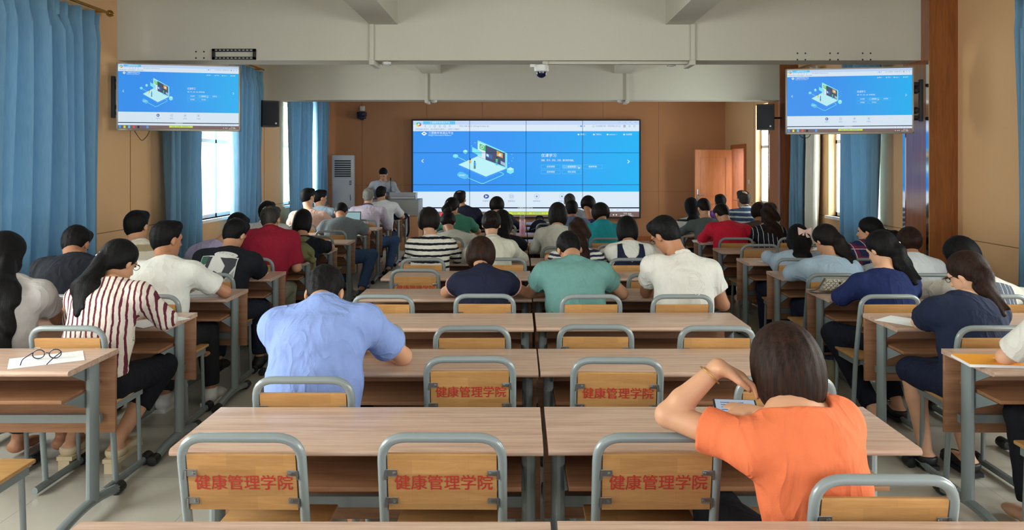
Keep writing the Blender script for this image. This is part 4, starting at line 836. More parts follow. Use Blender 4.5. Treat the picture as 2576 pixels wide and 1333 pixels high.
    if glasses:
        gm_ = plain('dark_frame', srgb(24, 22, 24), .3); mb = MB()
        for s in (-1, 1):
            mb.tube([tuple(Lh(s * .033 + .024 * math.cos(a_), .098, .0 + .017 * math.sin(a_)) - org) for a_ in [6.283 * j / 16 for j in range(16)]], .0016, 6, closed=True); mb.tube([tuple(Lh(s * .057, .096, .006) - org), tuple(Lh(s * .078, .03, .006) - org), tuple(Lh(s * .081, -.005, .0) - org)], .0017, 6)
        mb.tube([tuple(Lh(-.01, .1, .003) - org), tuple(Lh(.01, .1, .003) - org)], .0015, 6); mb.build('eyeglasses', gm_, r0)
    r0['_n0'] = list(n0); HP.append((label, r0, dict(M=M, Lh=Lh, n0=n0, su=su, bk=bk, lat=lat, P0=P0, P1=P1, P2=P2, SL=SL, SR=SR, EL=EL, ER=ER, WL=WL_, WR=WR_, org=org, top=to, hair=ho, an=an, kn=kn)))
    return HP[-1][2] | {'root': r0}
# ---------------------------------------------------------------- the people
c_ = srgb
cl = lambda n, r, g, b, **k: cloth('cloth_' + n, c_(r, g, b), **k)
dkp = cloth('dark_trousers', c_(26, 27, 33)); navyp = cloth('navy_trousers', c_(30, 36, 58)); jean = cloth('blue_jeans', c_(62, 84, 124)); djean = cloth('dark_jeans', c_(34, 40, 56)); khaki = cloth('khaki_trousers', c_(150, 148, 132))
# middle block
p = person('woman in the orange tee with a brown bob, holding a phone', 1, (1972, 822), (1988, 1022), cl('orange', 216, 112, 72, wr=.22), 'bob', 'brown', 1, 'f', yaw=10, pitch=14, roll=-2, tilt=-8, tyaw=20, seat='C3', dh=-.15, dn=-.25, pel=(.865, 2.13, .55), sw=.14, bulk=.98, sleeve=.56,
           armL=((.445, 2.27, .905), (.592, 2.25, 1.055), (.9, .1, -.42)), armR=((1.0, 2.42, .80), (.80, 2.62, .80)), legm=dkp, h=.0062, hem=.47, flare=.9, foldamp=.003, headscale=1.03, Y=2.40, neckcut=-.012, hairgap=-.005, knees=([(.66, 2.52, .50), (.96, 2.56, .49)], [(.66, 2.50, .1), (.98, 2.5, .1)]))
P1 = p
person('man in the light blue shirt bent over the desk', 2, (817, 672), (814, 742), cl('light_blue', 128, 150, 206, wr=.28), 'short', 'black', 1, 'm', yaw=0, pitch=50, roll=0, tilt=-3, seat='C0', dh=.20, dn=-.08, pel=(-.845, 3.04, .55), sw=.182, bulk=1.0, sleeve=.62, collar=1,
       armL=((-1.05, 3.44, .79), (-.86, 3.60, .79)), armR=((-.53, 3.42, .79), (-.70, 3.62, .79)), legm=dkp, hem=.52, flare=1.3, h=.0068, foldamp=.0035)
person('woman in the navy polo with pink trimmed sleeves', 4, (1211, 600), (1216, 668), cl('navy_polo', 26, 30, 52), 'bob', 'brown', 1, 'f', yaw=-12, pitch=38, roll=-4, seat='C1', dh=.12, dn=-.06, sleeve=.40, sw=.15, collar=1, armL=((-.50, 5.13, .79), (-.32, 5.32, .79)), armR=((.03, 5.13, .79), (-.16, 5.32, .79)), legm=dkp, hairgap=-.02)
person('man in the teal tee with his head bowed to the desk', 4, (1432, 585), (1440, 640), cl('teal', 98, 140, 136), 'short', 'black', 1, 'm', yaw=8, pitch=52, roll=-5, seat='C2', dh=.18, dn=-.08, pel=(.37,), sw=.185, bulk=1.03, sleeve=.52, armL=((.07, 5.12, .79), (.3, 5.26, .79)), armR=((.69, 5.08, .79), (.5, 5.28, .79)), legm=dkp, flare=1.1)
person('man in the white polo with short shaved sides', 4, (1672, 545), (1712, 632), cl('white_polo', 208, 206, 200), 'short', 'black', 2, 'm', yaw=38, pitch=34, roll=-8, tilt=5, seat='C3', dh=-.02, dn=-.12, pel=(1.06,), sw=.185, bulk=1.0, sleeve=.56, collar=1, armL=((.86, 5.14, .79), (.98, 5.32, .79)), armR=((1.345, 4.98, .73), (1.15, 5.25, .79)), legm=dkp, flare=1.15, glasses=True)
stripe_bw = cl('black_white_stripe', 214, 212, 202, kind='stripe', c2=c_(24, 26, 36), freq=20, duty=.38, dirv=(0, .0, 1))
person('woman in the black and white striped tee with short hair', 6, (1079, 525), (1085, 594), stripe_bw, 'bob', 'dark', 0, 'f', pitch=18, seat='C0', dh=.02, dn=-.1, sleeve=.95, sw=.155, armL=((-1.0, 6.93, .79), (-.9, 7.06, .79)), armR=((-.56, 6.95, .79), (-.7, 7.06, .79)), legm=dkp, hairgap=-.035)
person('woman in the white collared blouse with pinned up hair', 6, (1236, 534), (1240, 594), cl('white_blouse', 206, 206, 192), 'bun', 'dark', 0, 'f', pitch=34, seat='C1', dh=.08, dn=-.08, sleeve=1.8, sw=.155, collar=1, armL=((-.52, 6.96, .79), (-.32, 7.1, .79)), armR=((.02, 6.96, .79), (-.15, 7.1, .79)), legm=dkp, bun=(.0, -.05))
person('woman with long wavy brown hair and a patterned top', 6, (1455, 552), (1455, 622), cl('patterned_top', 214, 214, 210, kind='stripe', c2=c_(40, 48, 70), freq=26), 'wavy', 'brown', 1, 'f', pitch=30, seat='C2', dh=.0, dn=-.12, pel=(.52,), hlen=.22, legm=dkp)
person('woman in the navy pinafore over a white blouse', 6, (1577, 547), (1582, 607), cl('white_tee_b', 214, 214, 208), 'bob', 'black', 1, 'f', pitch=26, seat='C3', dh=.04, dn=-.09, sleeve=.75, sw=.15, armL=((.75, 6.96, .79), (.85, 7.1, .79)), armR=((1.22, 6.96, .79), (1.1, 7.1, .79)), legm=navyp, hairgap=.0)
PV = HP[-1][2]
person('woman in the white long sleeved sweater with a straight bob', 7, (1403, 512), (1402, 570), cl('white_sweater', 198, 198, 188), 'bob', 'dark', 0, 'f', pitch=16, seat='C2', dh=.02, dn=-.09, sleeve=1.85, sw=.155, armL=((.16, 7.75, .80), (.25, 7.98, .79)), legm=dkp)
person('woman in black with long straight hair behind the pinned bun', 7, (1263, 531), (1262, 590), cl('black_tee_c', 24, 26, 38), 'long', 'black', 0, 'f', pitch=24, yaw=8, seat='C1', dh=.02, dn=-.08, sleeve=.6, hlen=.26, armL=((-.45, 7.86, .79), (-.36, 7.98, .82)), legm=dkp)
person('woman in the white tee with a small high bun', 8, (1127, 535), (1140, 577), cl('white_tee_c', 200, 202, 194), 'bun', 'dark', 1, 'f', pitch=42, seat='C0', dh=.14, dn=-.06, sw=.15, sleeve=.7, legm=dkp, bun=(.0, .05))
person('woman in the turquoise hoodie', 8, (1510, 514), (1514, 556), cl('turquoise', 38, 150, 162), 'bob', 'dark', 1, 'f', yaw=22, pitch=30, seat='C3', dh=.04, dn=-.08, sleeve=1.8, sw=.15, legs='hood', legm=dkp, hairgap=-.055)
person('woman in the green top with tied back hair', 9, (1138, 499), (1150, 543), cl('green', 64, 126, 106), 'pony', 'black', 1, 'f', yaw=-28, pitch=20, seat='C0', dh=.02, dn=-.08, sleeve=.7, legm=dkp, tail=(-.03, -.05, -.14))
person('woman in the grey blue top, black hair, left of the profile reader', 9, (1438, 504), (1441, 549), cl('grey_blue', 96, 112, 146), 'short', 'black', 2, 'f', pitch=12, seat='C2', dh=.0, dn=-.08, pel=(.62,), sleeve=.7, legm=dkp)
person('man in the dark tee with thinning crown before the video wall', 10, (1157, 480), (1166, 523), cl('navy_black', 38, 40, 62), 'short', 'dark', 1, 'm', yaw=-14, pitch=8, seat='C0', dh=-.02, dn=-.1, bald=.012, sleeve=.7, legm=dkp)
person('woman in black with short round hair before the video wall', 10, (1250, 497), (1253, 537), cl('black_b', 34, 36, 58), 'bob', 'dark', 0, 'f', pitch=14, seat='C1', dh=-.02, dn=-.08, sleeve=1.7, legm=dkp, hairgap=-.05)
person('woman in the dark floral shirt reading with her head turned', 10, (1480, 496), (1488, 549), cl('dark_floral', 40, 38, 74, kind='floral', c2=c_(120, 96, 150)), 'bob', 'dark', 2, 'f', yaw=-24, pitch=34, seat='C3', dh=.0, dn=-.08, sleeve=.7, legm=dkp, hairgap=-.06)
person('man in grey with greying brown hair in the front row', 11, (1433, 488), (1446, 530), cl('grey_shirt', 120, 128, 134), 'short', 'salt', 2, 'm', pitch=16, seat='C2', dh=-.02, dn=-.08, sleeve=.7, legm=dkp)
# left block
sh_wh = plain('white_sneaker', c_(214, 214, 212), .5); sh_bl = plain('black_shoe', c_(30, 30, 32), .5); sh_cr = plain('cream_sandal', c_(206, 188, 156), .5)
person('woman with very long loose black hair at the photo edge', 3, (14, 590), (24, 698), cl('pale_grey_tee', 176, 172, 172), 'wavy', 'black', 2, 'f', yaw=-6, pitch=20, seat='L2', dh=.04, dn=-.12, hlen=.44, tail=(.06, 0), sleeve=.6, armR=((-2.58, 4.22, .80), (-2.72, 4.4, .79)), legm=dkp, sw=.17, bulk=1.12)
person('woman in the maroon and white striped shirt with a low ponytail', 3, (301, 608), (284, 703), cl('maroon_stripe', 216, 206, 196, kind='stripe', c2=c_(98, 40, 56), freq=34, duty=.34, dirv=(1, .18, 0)), 'pony', 'black', 1, 'f', yaw=-22, pitch=26, roll=-2, tilt=-4, tyaw=-4, seat='L1', dh=.06, dn=-.1, pel=(-2.225, 3.93, .55), sleeve=1.75, sw=.17, bulk=1.05, hem=.40,
       tail=(.02, -.05, -.27, -.02, 1.3), armR=((-1.97, 4.20, .80), (-2.12, 4.4, .79)), armL=((-2.47, 4.2, .80), (-2.3, 4.42, .79)), legs='crop', legm=cloth('black_crop', c_(20, 21, 28)), shoe=(sh_cr, 'flat', sh_cr, 1), glasses=True, knees=([(-2.36, 4.33, .49), (-2.06, 4.36, .49)], [(-2.46, 4.16, .155), (-2.19, 4.12, .155)]))
person('man in the plain black tee by the near blue curtain', 4, (192, 570), (190, 634), cl('black_tee', 26, 29, 38), 'short', 'black', 2, 'm', pitch=36, seat='L2', dh=.1, dn=-.1, sw=.19, bulk=1.1, sleeve=.75, legm=dkp, flare=1.1)
person('man in the white tee on the left aisle, head turned right', 4, (421, 557), (416, 657), cl('white_tee', 212, 212, 208), 'short', 'black', 2, 'm', yaw=-30, pitch=8, seat='L1', dh=.02, dn=-.13, pel=(-2.33, 4.84, .55), sw=.185, sleeve=.72, armR=((-1.98, 5.08, .80), (-2.1, 5.32, .79)), legm=cloth('black_jeans', c_(34, 34, 38)), shoe=(sh_wh, 'full', plain('white_sole', c_(224, 224, 222), .5)), knees=([(-2.42, 5.25, .49), (-2.18, 5.27, .49)], [(-2.4, 5.1, .10), (-2.14, 5.24, .10)]), flare=1.15)
person('man in the beige and white striped polo', 5, (345, 531), (351, 617), cl('beige_stripe', 206, 200, 186, kind='stripe', c2=c_(160, 146, 116), freq=9, duty=.42), 'short', 'black', 1, 'm', yaw=-6, pitch=10, seat='L2', dh=.0, dn=-.12, collar=1, sw=.175, legm=dkp)
person('man in the black tee with a picture printed on the back', 5, (592, 552), (580, 622), cl('black_print_tee', 23, 25, 33), 'short', 'black', 1, 'm', yaw=-14, pitch=30, roll=6, tilt=4, seat='L1', dh=.06, dn=-.1, sw=.185, bulk=1.05, sleeve=.85, pel=(-2.3, 5.72, .55), armR=((-2.05, 6.0, .79), (-2.2, 6.2, .79)), legm=djean, shoe=(sh_bl, 'full', plain('grey_sole', c_(170, 170, 170), .5)), flare=1.25, knees=([(-2.42, 6.15, .49), (-2.12, 6.15, .50)], [(-2.4, 6.0, .10), (-2.1, 6.1, .10)]))
PT = HP[-1][2]
person('man in the lavender shirt behind the printed black tee', 6, (596, 537), (555, 602), cl('lavender', 168, 160, 190), 'short', 'black', 1, 'm', yaw=-10, pitch=36, roll=8, tilt=-6, seat='L2', dh=.05, dn=-.1, sleeve=.8, sw=.18, pel=(-2.84,), legm=dkp)
person('man in the dark red polo with thinning hair', 6, (681, 519), (681, 577), cl('dark_red', 138, 26, 48), 'short', 'salt', 1, 'm', yaw=-5, pitch=16, seat='L1', dh=.02, dn=-.1, sw=.19, bulk=1.1, sleeve=.85, collar=1, bald=.006, armR=((-2.0, 6.78, .73), (-2.15, 7.02, .79)), legm=khaki, pel=(-2.27,), flare=1.2)
person('man in white partly hidden behind the dark red polo', 7, (672, 507), (672, 562), cl('white_tee_d', 198, 200, 202), 'short', 'black', 1, 'm', pitch=14, seat='L2', dh=.0, dn=-.1, pel=(-2.62,), sleeve=.75, legm=dkp)
person('woman in the black tee with smooth dark straight hair', 7, (762, 529), (766, 594), cl('black_tee_b', 22, 24, 36), 'bob', 'black', 1, 'f', pitch=28, seat='L1', dh=.06, dn=-.08, sleeve=.7, sw=.16, armR=((-1.96, 7.86, .79), (-2.1, 8.05, .79)), legm=dkp, hairgap=.02)
person('man in the grey melange tee bent low over his desk', 9, (858, 511), (862, 545), cl('melange', 132, 140, 146, kind='melange', c2=c_(74, 82, 88), wr=.15), 'short', 'black', 2, 'm', pitch=58, seat='L1', dh=.24, dn=-.05, sw=.2, bulk=1.08, sleeve=.75, armR=((-1.93, 9.6, .79), (-2.1, 9.8, .79)), legm=jean, flare=1.2, shoe=(sh_bl, 'full'), knees=([(-2.3, 9.95, .49), (-1.9, 9.7, .49)], [(-2.3, 9.8, .10), (-1.95, 9.3, .10)]))
person('man in the pale pink tee beside the far blue curtain', 10, (775, 474), (778, 532), cl('pale_pink', 214, 178, 164), 'short', 'black', 0, 'm', yaw=-32, pitch=8, seat='L2', dh=-.02, dn=-.12, sw=.19, bulk=1.05, sleeve=.75, legm=dkp, glasses=True, flare=1.2)
person('man in pale blue resting his chin on his hand', 11, (806, 478), (806, 523), cl('pale_blue', 156, 178, 198), 'short', 'black', 1, 'm', yaw=-52, pitch=8, seat='L2', dh=-.02, dn=-.1, sleeve=.75, armR='mouth', legm=dkp)
person('grey haired man in the pale checked shirt with a lanyard', 11, (927, 474), (926, 520), cl('pale_check', 186, 176, 188, kind='plaid', c2=c_(168, 158, 178), c3=c_(150, 140, 170), freq=40), 'short', 'grey', 1, 'm', pitch=6, seat='L1', dh=-.02, dn=-.1, sw=.2, sleeve=1.8, armR=((-1.98, 11.36, .72), (-2.1, 11.6, .79)), collar=1, legm=jean, shoe=(sh_bl, 'full'), flare=1.2, knees=([(-2.3, 11.75, .49), (-1.9, 11.5, .49)], [(-2.3, 11.6, .10), (-1.93, 11.1, .10)]))
person('man in the white tee right in front of the lectern', 12, (959, 469), (964, 507), cl('white_tee_e', 206, 208, 214), 'short', 'black', 1, 'm', yaw=-10, pitch=14, seat='L1', dh=.0, dn=-.1, sleeve=.8, legm=navyp, sw=.18)
# right block
person('person in a white sleeve leaning in at the right edge', 2, (2746, 640), (2750, 720), cl('white_sleeve', 214, 212, 206), 'bob', 'black', 0, 'f', pitch=30, seat='R1', dh=.06, dn=-.1, sleeve=.86, armL=((2.185, 3.40, .79), (2.36, 3.52, .79)), legm=dkp)
person('woman in the navy dress with a wavy brown ponytail', 3, (2432, 637), (2420, 742), cl('navy_dress', 28, 36, 60), 'pony', 'brown', 0, 'f', yaw=34, pitch=24, roll=-3, tilt=3, tyaw=8, seat='R1', dh=.0, dn=-.14, pel=(2.37, 3.90, .55), sw=.165, bulk=1.08, sleeve=.68, armL=((2.20, 4.16, .79), (2.40, 4.34, .79)), legs='dress', hem=.42, tail=(-.02, -.06, -.21, -.02, 1.15), shoe=(sh_bl, 'flat', sh_bl), glasses=True, knees=([(2.20, 4.25, .50), (2.42, 4.28, .49)], [(2.22, 4.14, .11), (2.40, 4.05, .11)]), flare=1.2)
person('woman in the white shirt and grey striped waistcoat', 4, (2416, 599), (2462, 690), cl('white_shirt_b', 206, 202, 192), 'bob', 'black', 0, 'f', yaw=16, pitch=36, roll=-10, tilt=8, seat='R2', dh=.06, dn=-.08, sw=.165, sleeve=1.8, pel=(3.06,), armL=((2.70, 5.14, .80), (2.86, 5.3, .79)), armR=((3.34, 5.0, .78), (3.15, 5.25, .79)), legm=dkp, hairgap=-.02)
PW = HP[-1][2]
person('woman in the navy sweater with a black ponytail and pearl tie', 4, (2216, 584), (2218, 680), cl('navy_sweater', 26, 38, 82), 'pony', 'black', 0, 'f', yaw=26, pitch=22, tyaw=6, seat='R1', dh=.0, dn=-.13, pel=(2.42, 4.84, .55), sw=.165, sleeve=1.75, armL=((2.13, 5.0, .78), (2.3, 5.28, .79)), tail=(.04, -.05, -.23, .02), legm=cloth('dark_leggings', c_(24, 27, 40)), shoe=(sh_bl, 'flat', sh_bl), knees=([(2.13, 5.12, .51), (2.42, 5.2, .49)], [(2.22, 4.72, .11), (2.45, 4.9, .11)]), flare=1.2, hem=.46)
person('woman in the white ribbed top with pinned dark hair', 5, (2287, 575), (2296, 640), cl('white_rib', 200, 204, 208), 'bun', 'brown', 1, 'f', yaw=-10, pitch=24, tilt=6, seat='R2', dh=.02, dn=-.1, sw=.17, bulk=1.05, sleeve=1.7, pel=(3.03,), legm=dkp, bun=(.01, -.05))
person('woman in the pale blue sweatshirt with a brown ponytail', 5, (2076, 568), (2082, 645), cl('pale_blue_sweat', 158, 180, 198), 'pony', 'dark', 1, 'f', yaw=24, pitch=28, seat='R1', dh=.04, dn=-.1, pel=(2.40, 5.76, .55), sw=.165, sleeve=1.75, armL=((2.17, 6.02, .79), (2.3, 6.2, .79)), tail=(.05, -.05, -.2, .02), legm=navyp, flare=1.5, hem=.42)
person('woman in the plaid shirt with her hand at her mouth', 6, (2186, 549), (2175, 615), cl('plaid', 36, 44, 84, kind='plaid', c2=c_(130, 36, 48), c3=c_(190, 180, 190), freq=11), 'pony', 'black', 1, 'f', yaw=52, pitch=4, seat='R2', dh=.0, dn=-.1, sw=.15, sleeve=1.3, pel=(3.05,), armL='mouth', tail=(.12, .04, -.1, .05), legm=dkp)
person('woman with long black hair and a pale pink bow', 6, (2006, 567), (2003, 640), cl('pale_blue_top', 160, 180, 200), 'long', 'black', 1, 'f', pitch=14, roll=3, seat='R1', dh=.02, dn=-.08, hlen=.24, pel=(2.40, 6.66, .55), armL='in', sleeve=1.6, legm=navyp, sw=.15)
PB = HP[-1][2]
person('woman in the black blouse with thin white stripes, long brown hair', 8, (1935, 512), (1925, 570), cl('pin_stripe', 28, 29, 38, kind='stripe', c2=c_(190, 190, 196), freq=21, duty=.13, dirv=(1, 0, 0)), 'wavy', 'brown', 1, 'f', pitch=14, roll=2, seat='R2', dh=.02, dn=-.08, hlen=.2, pel=(2.87,), sleeve=1.7, sw=.16, tail=(.08, 0), legm=dkp)
person('woman in the bright red sweater with short curly hair', 8, (1816, 513), (1832, 553), cl('red', 196, 32, 58), 'short', 'dark', 1, 'f', yaw=8, pitch=46, roll=-5, tilt=3, seat='R1', dh=.14, dn=-.06, sw=.19, bulk=1.12, sleeve=1.85, pel=(2.37,), armL=((2.13, 8.78, .79), (2.28, 8.95, .79)), armR=((2.66, 8.76, .79), (2.5, 8.95, .79)), legm=dkp, flare=1.2)
person('person with brown hair half hidden behind the long brown hair', 9, (1909, 511), (1908, 560), cl('brown_top', 90, 70, 62), 'bob', 'brown', 1, 'f', pitch=16, seat='R2', dh=.02, dn=-.08, pel=(2.98,), legm=dkp, hairgap=-.04)
person('person in the grey green sweater left of the red sweater', 9, (1770, 500), (1776, 546), cl('grey_green', 88, 98, 98), 'short', 'dark', 1, 'f', yaw=14, pitch=34, roll=-4, seat='R1', dh=.06, dn=-.08, sw=.18, sleeve=1.8, armL=((2.08, 9.66, .79), (2.25, 9.85, .79)), legm=dkp)
person('woman in the white top with a dark band, black hair', 10, (1739, 499), (1740, 547), cl('white_band', 204, 204, 204, kind='stripe', c2=c_(46, 46, 60), freq=3.4, duty=.09), 'long', 'black', 1, 'f', yaw=18, pitch=24, seat='R1', dh=.02, dn=-.08, hlen=.2, armL=((2.13, 10.5, .8), (2.3, 10.7, .79)), legm=dkp)
person('man in the blue and white striped polo with thinning hair', 10, (1869, 480), (1876, 526), cl('blue_stripe', 62, 84, 116, kind='stripe', c2=c_(196, 204, 208), freq=15, duty=.34), 'short', 'salt', 1, 'm', yaw=18, pitch=2, seat='R2', dh=-.02, dn=-.1, bald=.018, sw=.18, sleeve=.8, collar=1, legm=dkp)
person('person in purple in the front row by the open door', 10.9, (1812, 489), (1820, 530), cl('purple', 116, 70, 142), 'short', 'black', 1, 'm', pitch=10, dh=.0, dn=-.1, pel=(3.0,), legm=dkp)
# presenter behind the lectern, facing the room
def presenter():
    lab = 'presenter in a pale grey shirt standing behind the lectern, looking down'
    p0 = person(lab, 0, (964, 423), (964, 451), cl('pale_grey_shirt', 168, 170, 178), 'short', 'black', 1, 'm', yaw=180, pitch=34, Y=15.15, dh=-.05, dn=.03, pel=(Xp(962, 15.2), 15.22, .95), sw=.19, sleeve=1.5, collar=1, stand=True, hem=.85, legm=dkp, group='presenter at the lectern',
           armL=((Xp(925, 15.1), 15.05, 1.08), (Xp(940, 15.0), 14.82, 1.03)), armR=((Xp(1000, 15.1), 15.05, 1.08), (Xp(985, 15.0), 14.82, 1.03)), h=.009)
    return p0
presenter()
place_chairs()
# ---------------------------------------------------------------- things people wear or hold that show as parts of them
def patch_on(P, name, mat, pts, parent):         # a printed patch laid on the back of a top: raycast every point of a small grid
    pass
def project_back(P, polys, mats, name, off=.004, sub=8):
    top = P['top']; org = Vector(P['org']); dg = bpy.context.evaluated_depsgraph_get(); dg.update(); from mathutils.bvhtree import BVHTree
    bv = BVHTree.FromPolygons([v.co + org for v in top.data.vertices], [tuple(p.vertices) for p in top.data.polygons]); mb = MB(); b = Vector(P['bk']); l = Vector(P['lat']); u = Vector(P['su']); c0 = Vector(P['n0'])
    for L, (ci, poly) in enumerate(polys):
        mb.cur = ci; bm = bmesh.new(); vs_ = [bm.verts.new((x, y, 0)) for x, y in poly]; bm.faces.new(vs_); bmesh.ops.triangulate(bm, faces=bm.faces[:])
        for _ in range(6):
            es = [e for e in bm.edges if e.calc_length() > .022]
            if not es: break
            bmesh.ops.subdivide_edges(bm, edges=es, cuts=1); bmesh.ops.triangulate(bm, faces=[f for f in bm.faces if len(f.verts) > 3])
        bm.verts.index_update(); out_v = []
        for v in bm.verts:
            o_ = c0 + l * v.co.x - u * (-v.co.y) + b * .6; hit = bv.ray_cast(o_, -b)
            q = (hit[0] + b * (off + .0006 * L)) if hit[0] else o_ - b * .45
            out_v.append(q - org)
        mb.add(out_v, [[v.index for v in f.verts] for f in bm.faces]); bm.free()
    return mb.build(name, mats, P['root'], fix=False)
for nm, r0, P in HP: P['root'] = r0
pm = [plain('print_' + n_, c, .8) for n_, c in (('white', c_(206, 206, 204)), ('green', c_(46, 92, 76)), ('sky', c_(130, 168, 196)), ('ink', c_(52, 54, 62)), ('grey', c_(150, 152, 156)))]
rc = lambda x0, x1, y0, y1: [(x0, y0), (x1, y0), (x1, y1), (x0, y1)]
project_back(PT, [(0, rc(-.155, .125, -.27, -.075)), (1, [(-.15, -.17), (-.10, -.14), (-.09, -.08), (-.15, -.08)]), (2, [(-.15, -.265), (-.1, -.265), (-.1, -.19), (-.15, -.18)]), (3, [(-.10, -.26), (-.07, -.26), (-.08, -.19), (-.06, -.085), (-.09, -.085), (-.11, -.19)]), (3, [(.02, -.26), (.06, -.26), (.12, -.14), (.12, -.085), (.0, -.085), (.05, -.15)]),
     (4, [(.07, -.26), (.12, -.265), (.12, -.17)]), (3, [(-.03, -.20), (.03, -.23), (.035, -.222), (-.025, -.192)]), (0, [(.03 + .085 * math.cos(6.283 * k / 18), -.062 + .028 * math.sin(6.283 * k / 18)) for k in range(18)])], pm, 'back_print')
v, f = text_geo('マイェドリーム', .026); xs = [q[0] for q in v]; kx = .12 / (max(xs) - min(xs)); cx = (max(xs) + min(xs)) / 2
tp = [(0, [(.03 + (v[i][0] - cx) * kx, -.062 + v[i][1]) for i in ff]) for ff in f]
project_back(PT, tp, [pm[3]], 'print_lettering', off=.0105)
vest = cloth('navy_pinafore', c_(30, 36, 60))
project_back(PV, [(0, [(-.115, -.02), (-.075, -.015), (-.075, -.06), (-.06, -.13), (.0, -.2), (.06, -.13), (.075, -.06), (.075, -.015), (.115, -.02), (.125, -.15), (.165, -.22), (.165, -.46), (-.165, -.46), (-.165, -.22), (-.125, -.15)])], [vest], 'pinafore', off=.006)
wst = cloth('grey_waistcoat', c_(86, 92, 104), kind='stripe', c2=c_(190, 190, 192), freq=30, duty=.12, dirv=(1, 0, 0))
project_back(PW, [(0, [(-.13, -.05), (.13, -.05), (.14, -.2), (.17, -.25), (.17, -.45), (-.17, -.45), (-.17, -.25), (-.14, -.2)])], [wst], 'waistcoat', off=.006)
# faint lettering on the white polo
PO = [P for n_, r_, P in HP if n_.startswith('man in the white polo')][0]; v, f = text_geo('MYSTERIOUS FORCE', .026); xs = [q[0] for q in v]; cx = (max(xs) + min(xs)) / 2; kx = .19 / (max(xs) - min(xs))
project_back(PO, [(0, [(.0 + (v[i][0] - cx) * kx, -.11 + v[i][1] - 1.6 * ((v[i][0] - cx) * kx) ** 2) for i in ff]) for ff in f] + [(0, [(.01 + (.052 - .004 * w_) * math.cos(a) * (1 + .25 * math.sin(3 * a + j)) * (.5 + .25 * j), -.2 + (.06 - .004 * w_) * math.sin(a) * (1 + .2 * math.cos(2 * a + j)) * (.5 + .25 * j)) for a, w_ in ((a0, 0), (a0 + .26, 0), (a0 + .26, 1), (a0, 1))]) for j in range(3) for a0 in [6.283 * q / 24 for q in range(24) if (q + j) % 5]], [plain('faded_print', c_(192, 190, 185), .8)], 'back_print', off=.003)
# lanyard of the grey haired man
PG = [P for n_, r_, P in HP if n_.startswith('grey haired man')][0]; n0_ = Vector(PG['n0']) - Vector(PG['org']); lt, bk_ = Vector(PG['lat']), Vector(PG['bk'])
MB().tube([tuple(n0_ + lt * (.082 * math.cos(a)) + bk_ * (.078 * math.sin(a)) + Vector((0, 0, .012 + .02 * math.sin(a)))) for a in [6.283 * j / 20 for j in range(20)]], .004, 6, closed=True, r2=.009).build('lanyard', plain('navy_lanyard', c_(40, 50, 110), .7), PG['root'])
# bow
bw = MB(); cloth_p = cloth('pink_bow', c_(222, 186, 174)); ctr = Vector(PB['Lh'](.02, -.134, .045)) - Vector(PB['org'])
for s in (-1, 1):
    bw.prism([(0, -.008), (s * .055, -.035), (s * .06, .035), (0, .008)], -.014, .006, 'y'); bw.prism([(0, 0), (s * .012, -.06), (s * .045, -.055)], -.012, -.004, 'y')
bw.box(-.01, .01, -.018, .008, -.012, .012, .003); o = bw.build('hair_bow', cloth_p, PB['root']); o.location = tuple(ctr)
# bracelet of the woman in orange, sleeve trims of the navy polo
gold = plain('gold_chain', c_(190, 150, 80), .3, .8); d = Vector(P1['WL'] - P1['EL']).normalized(); c0 = Vector(P1['WL']) - d * .035 - Vector(P1['org']); u_ = d.cross(Vector((0, 1, 0))).normalized(); w_ = d.cross(u_)
MB().tube([tuple(c0 + u_ * (.034 * math.cos(a)) + w_ * (.034 * math.sin(a)) + d * .006 * math.sin(a)) for a in [6.283 * j / 20 for j in range(20)]], .0022, 6, closed=True).build('bracelet', gold, P1['root'])
PN = [P for n_, r_, P in HP if n_.startswith('woman in the navy polo')][0]
for S, E in (('SL', 'EL'), ('SR', 'ER')):
    S_, E_ = Vector(PN[S]), Vector(PN[E]); d = (E_ - S_).normalized(); c0 = S_ + (E_ - S_) * .40 - Vector(PN['org']); u_ = d.cross(Vector((0, 1, 0))).normalized(); w_ = d.cross(u_)
    MB().tube([tuple(c0 + u_ * (.0665 * math.cos(a)) + w_ * (.0665 * math.sin(a))) for a in [6.283 * j / 24 for j in range(24)]], .004, 6, closed=True).build('sleeve_trim', plain('pink_trim', c_(226, 170, 168), .8), PN['root'])
# ---------------------------------------------------------------- things on desks and chairs
D0 = DH + .0008
def sheet(label, px, py, Y, w, d, rz, cat='paper', nm='paper_sheet', m=None, z=None, th=.0012):
    X = Xp(px, Y); o = MB().box(-w / 2, w / 2, -d / 2, d / 2, 0, th).build(nm, m or paper, smooth=False); o.location = (X, Y, z or D0); o.rotation_euler = (0, 0, R(rz)); return tag(o, label, cat)
def on_desk(py): return (EYE - DH) * FPX / (py - VPY)
Y = on_desk(905); sheet('white paper sheet under the glasses on the nearest left desk', 118, 905, Y, .21, .297, -58)
gm_ = plain('navy_frame', c_(26, 32, 62), .25); o = root('eyeglasses', 'folded open dark framed glasses lying on the white sheet', 'glasses', (Xp(118, Y + .01), Y + .01, D0 + .003), R(8)); mb = MB()
for s in (-1, 1): mb.tube([(s * .036 + .026 * math.cos(a), .005 * math.sin(a), .021 + .019 * math.sin(a)) for a in [6.283 * j / 20 for j in range(20)]], .0026, 7, closed=True)
mb.tube(arc_path([(-.011, 0, .024), (0, -.004, .029), (.011, 0, .024)], .01), .0022, 6); mb.build('frame', gm_, o)
for s in (-1, 1): MB().tube(arc_path([(s * .062, .004, .028), (s * .064, -.09, .02), (s * .055, -.125, .003)], .03), .0022, 6).build('temple', gm_, o)
Y = on_desk(806); sheet('white worksheet under the striped sleeve on the left aisle desk', 392, 806, 4.36, .21, .297, -30)
sheet('white worksheet by the elbow of the white tee man', 492, 742, 5.3, .21, .29, -20)
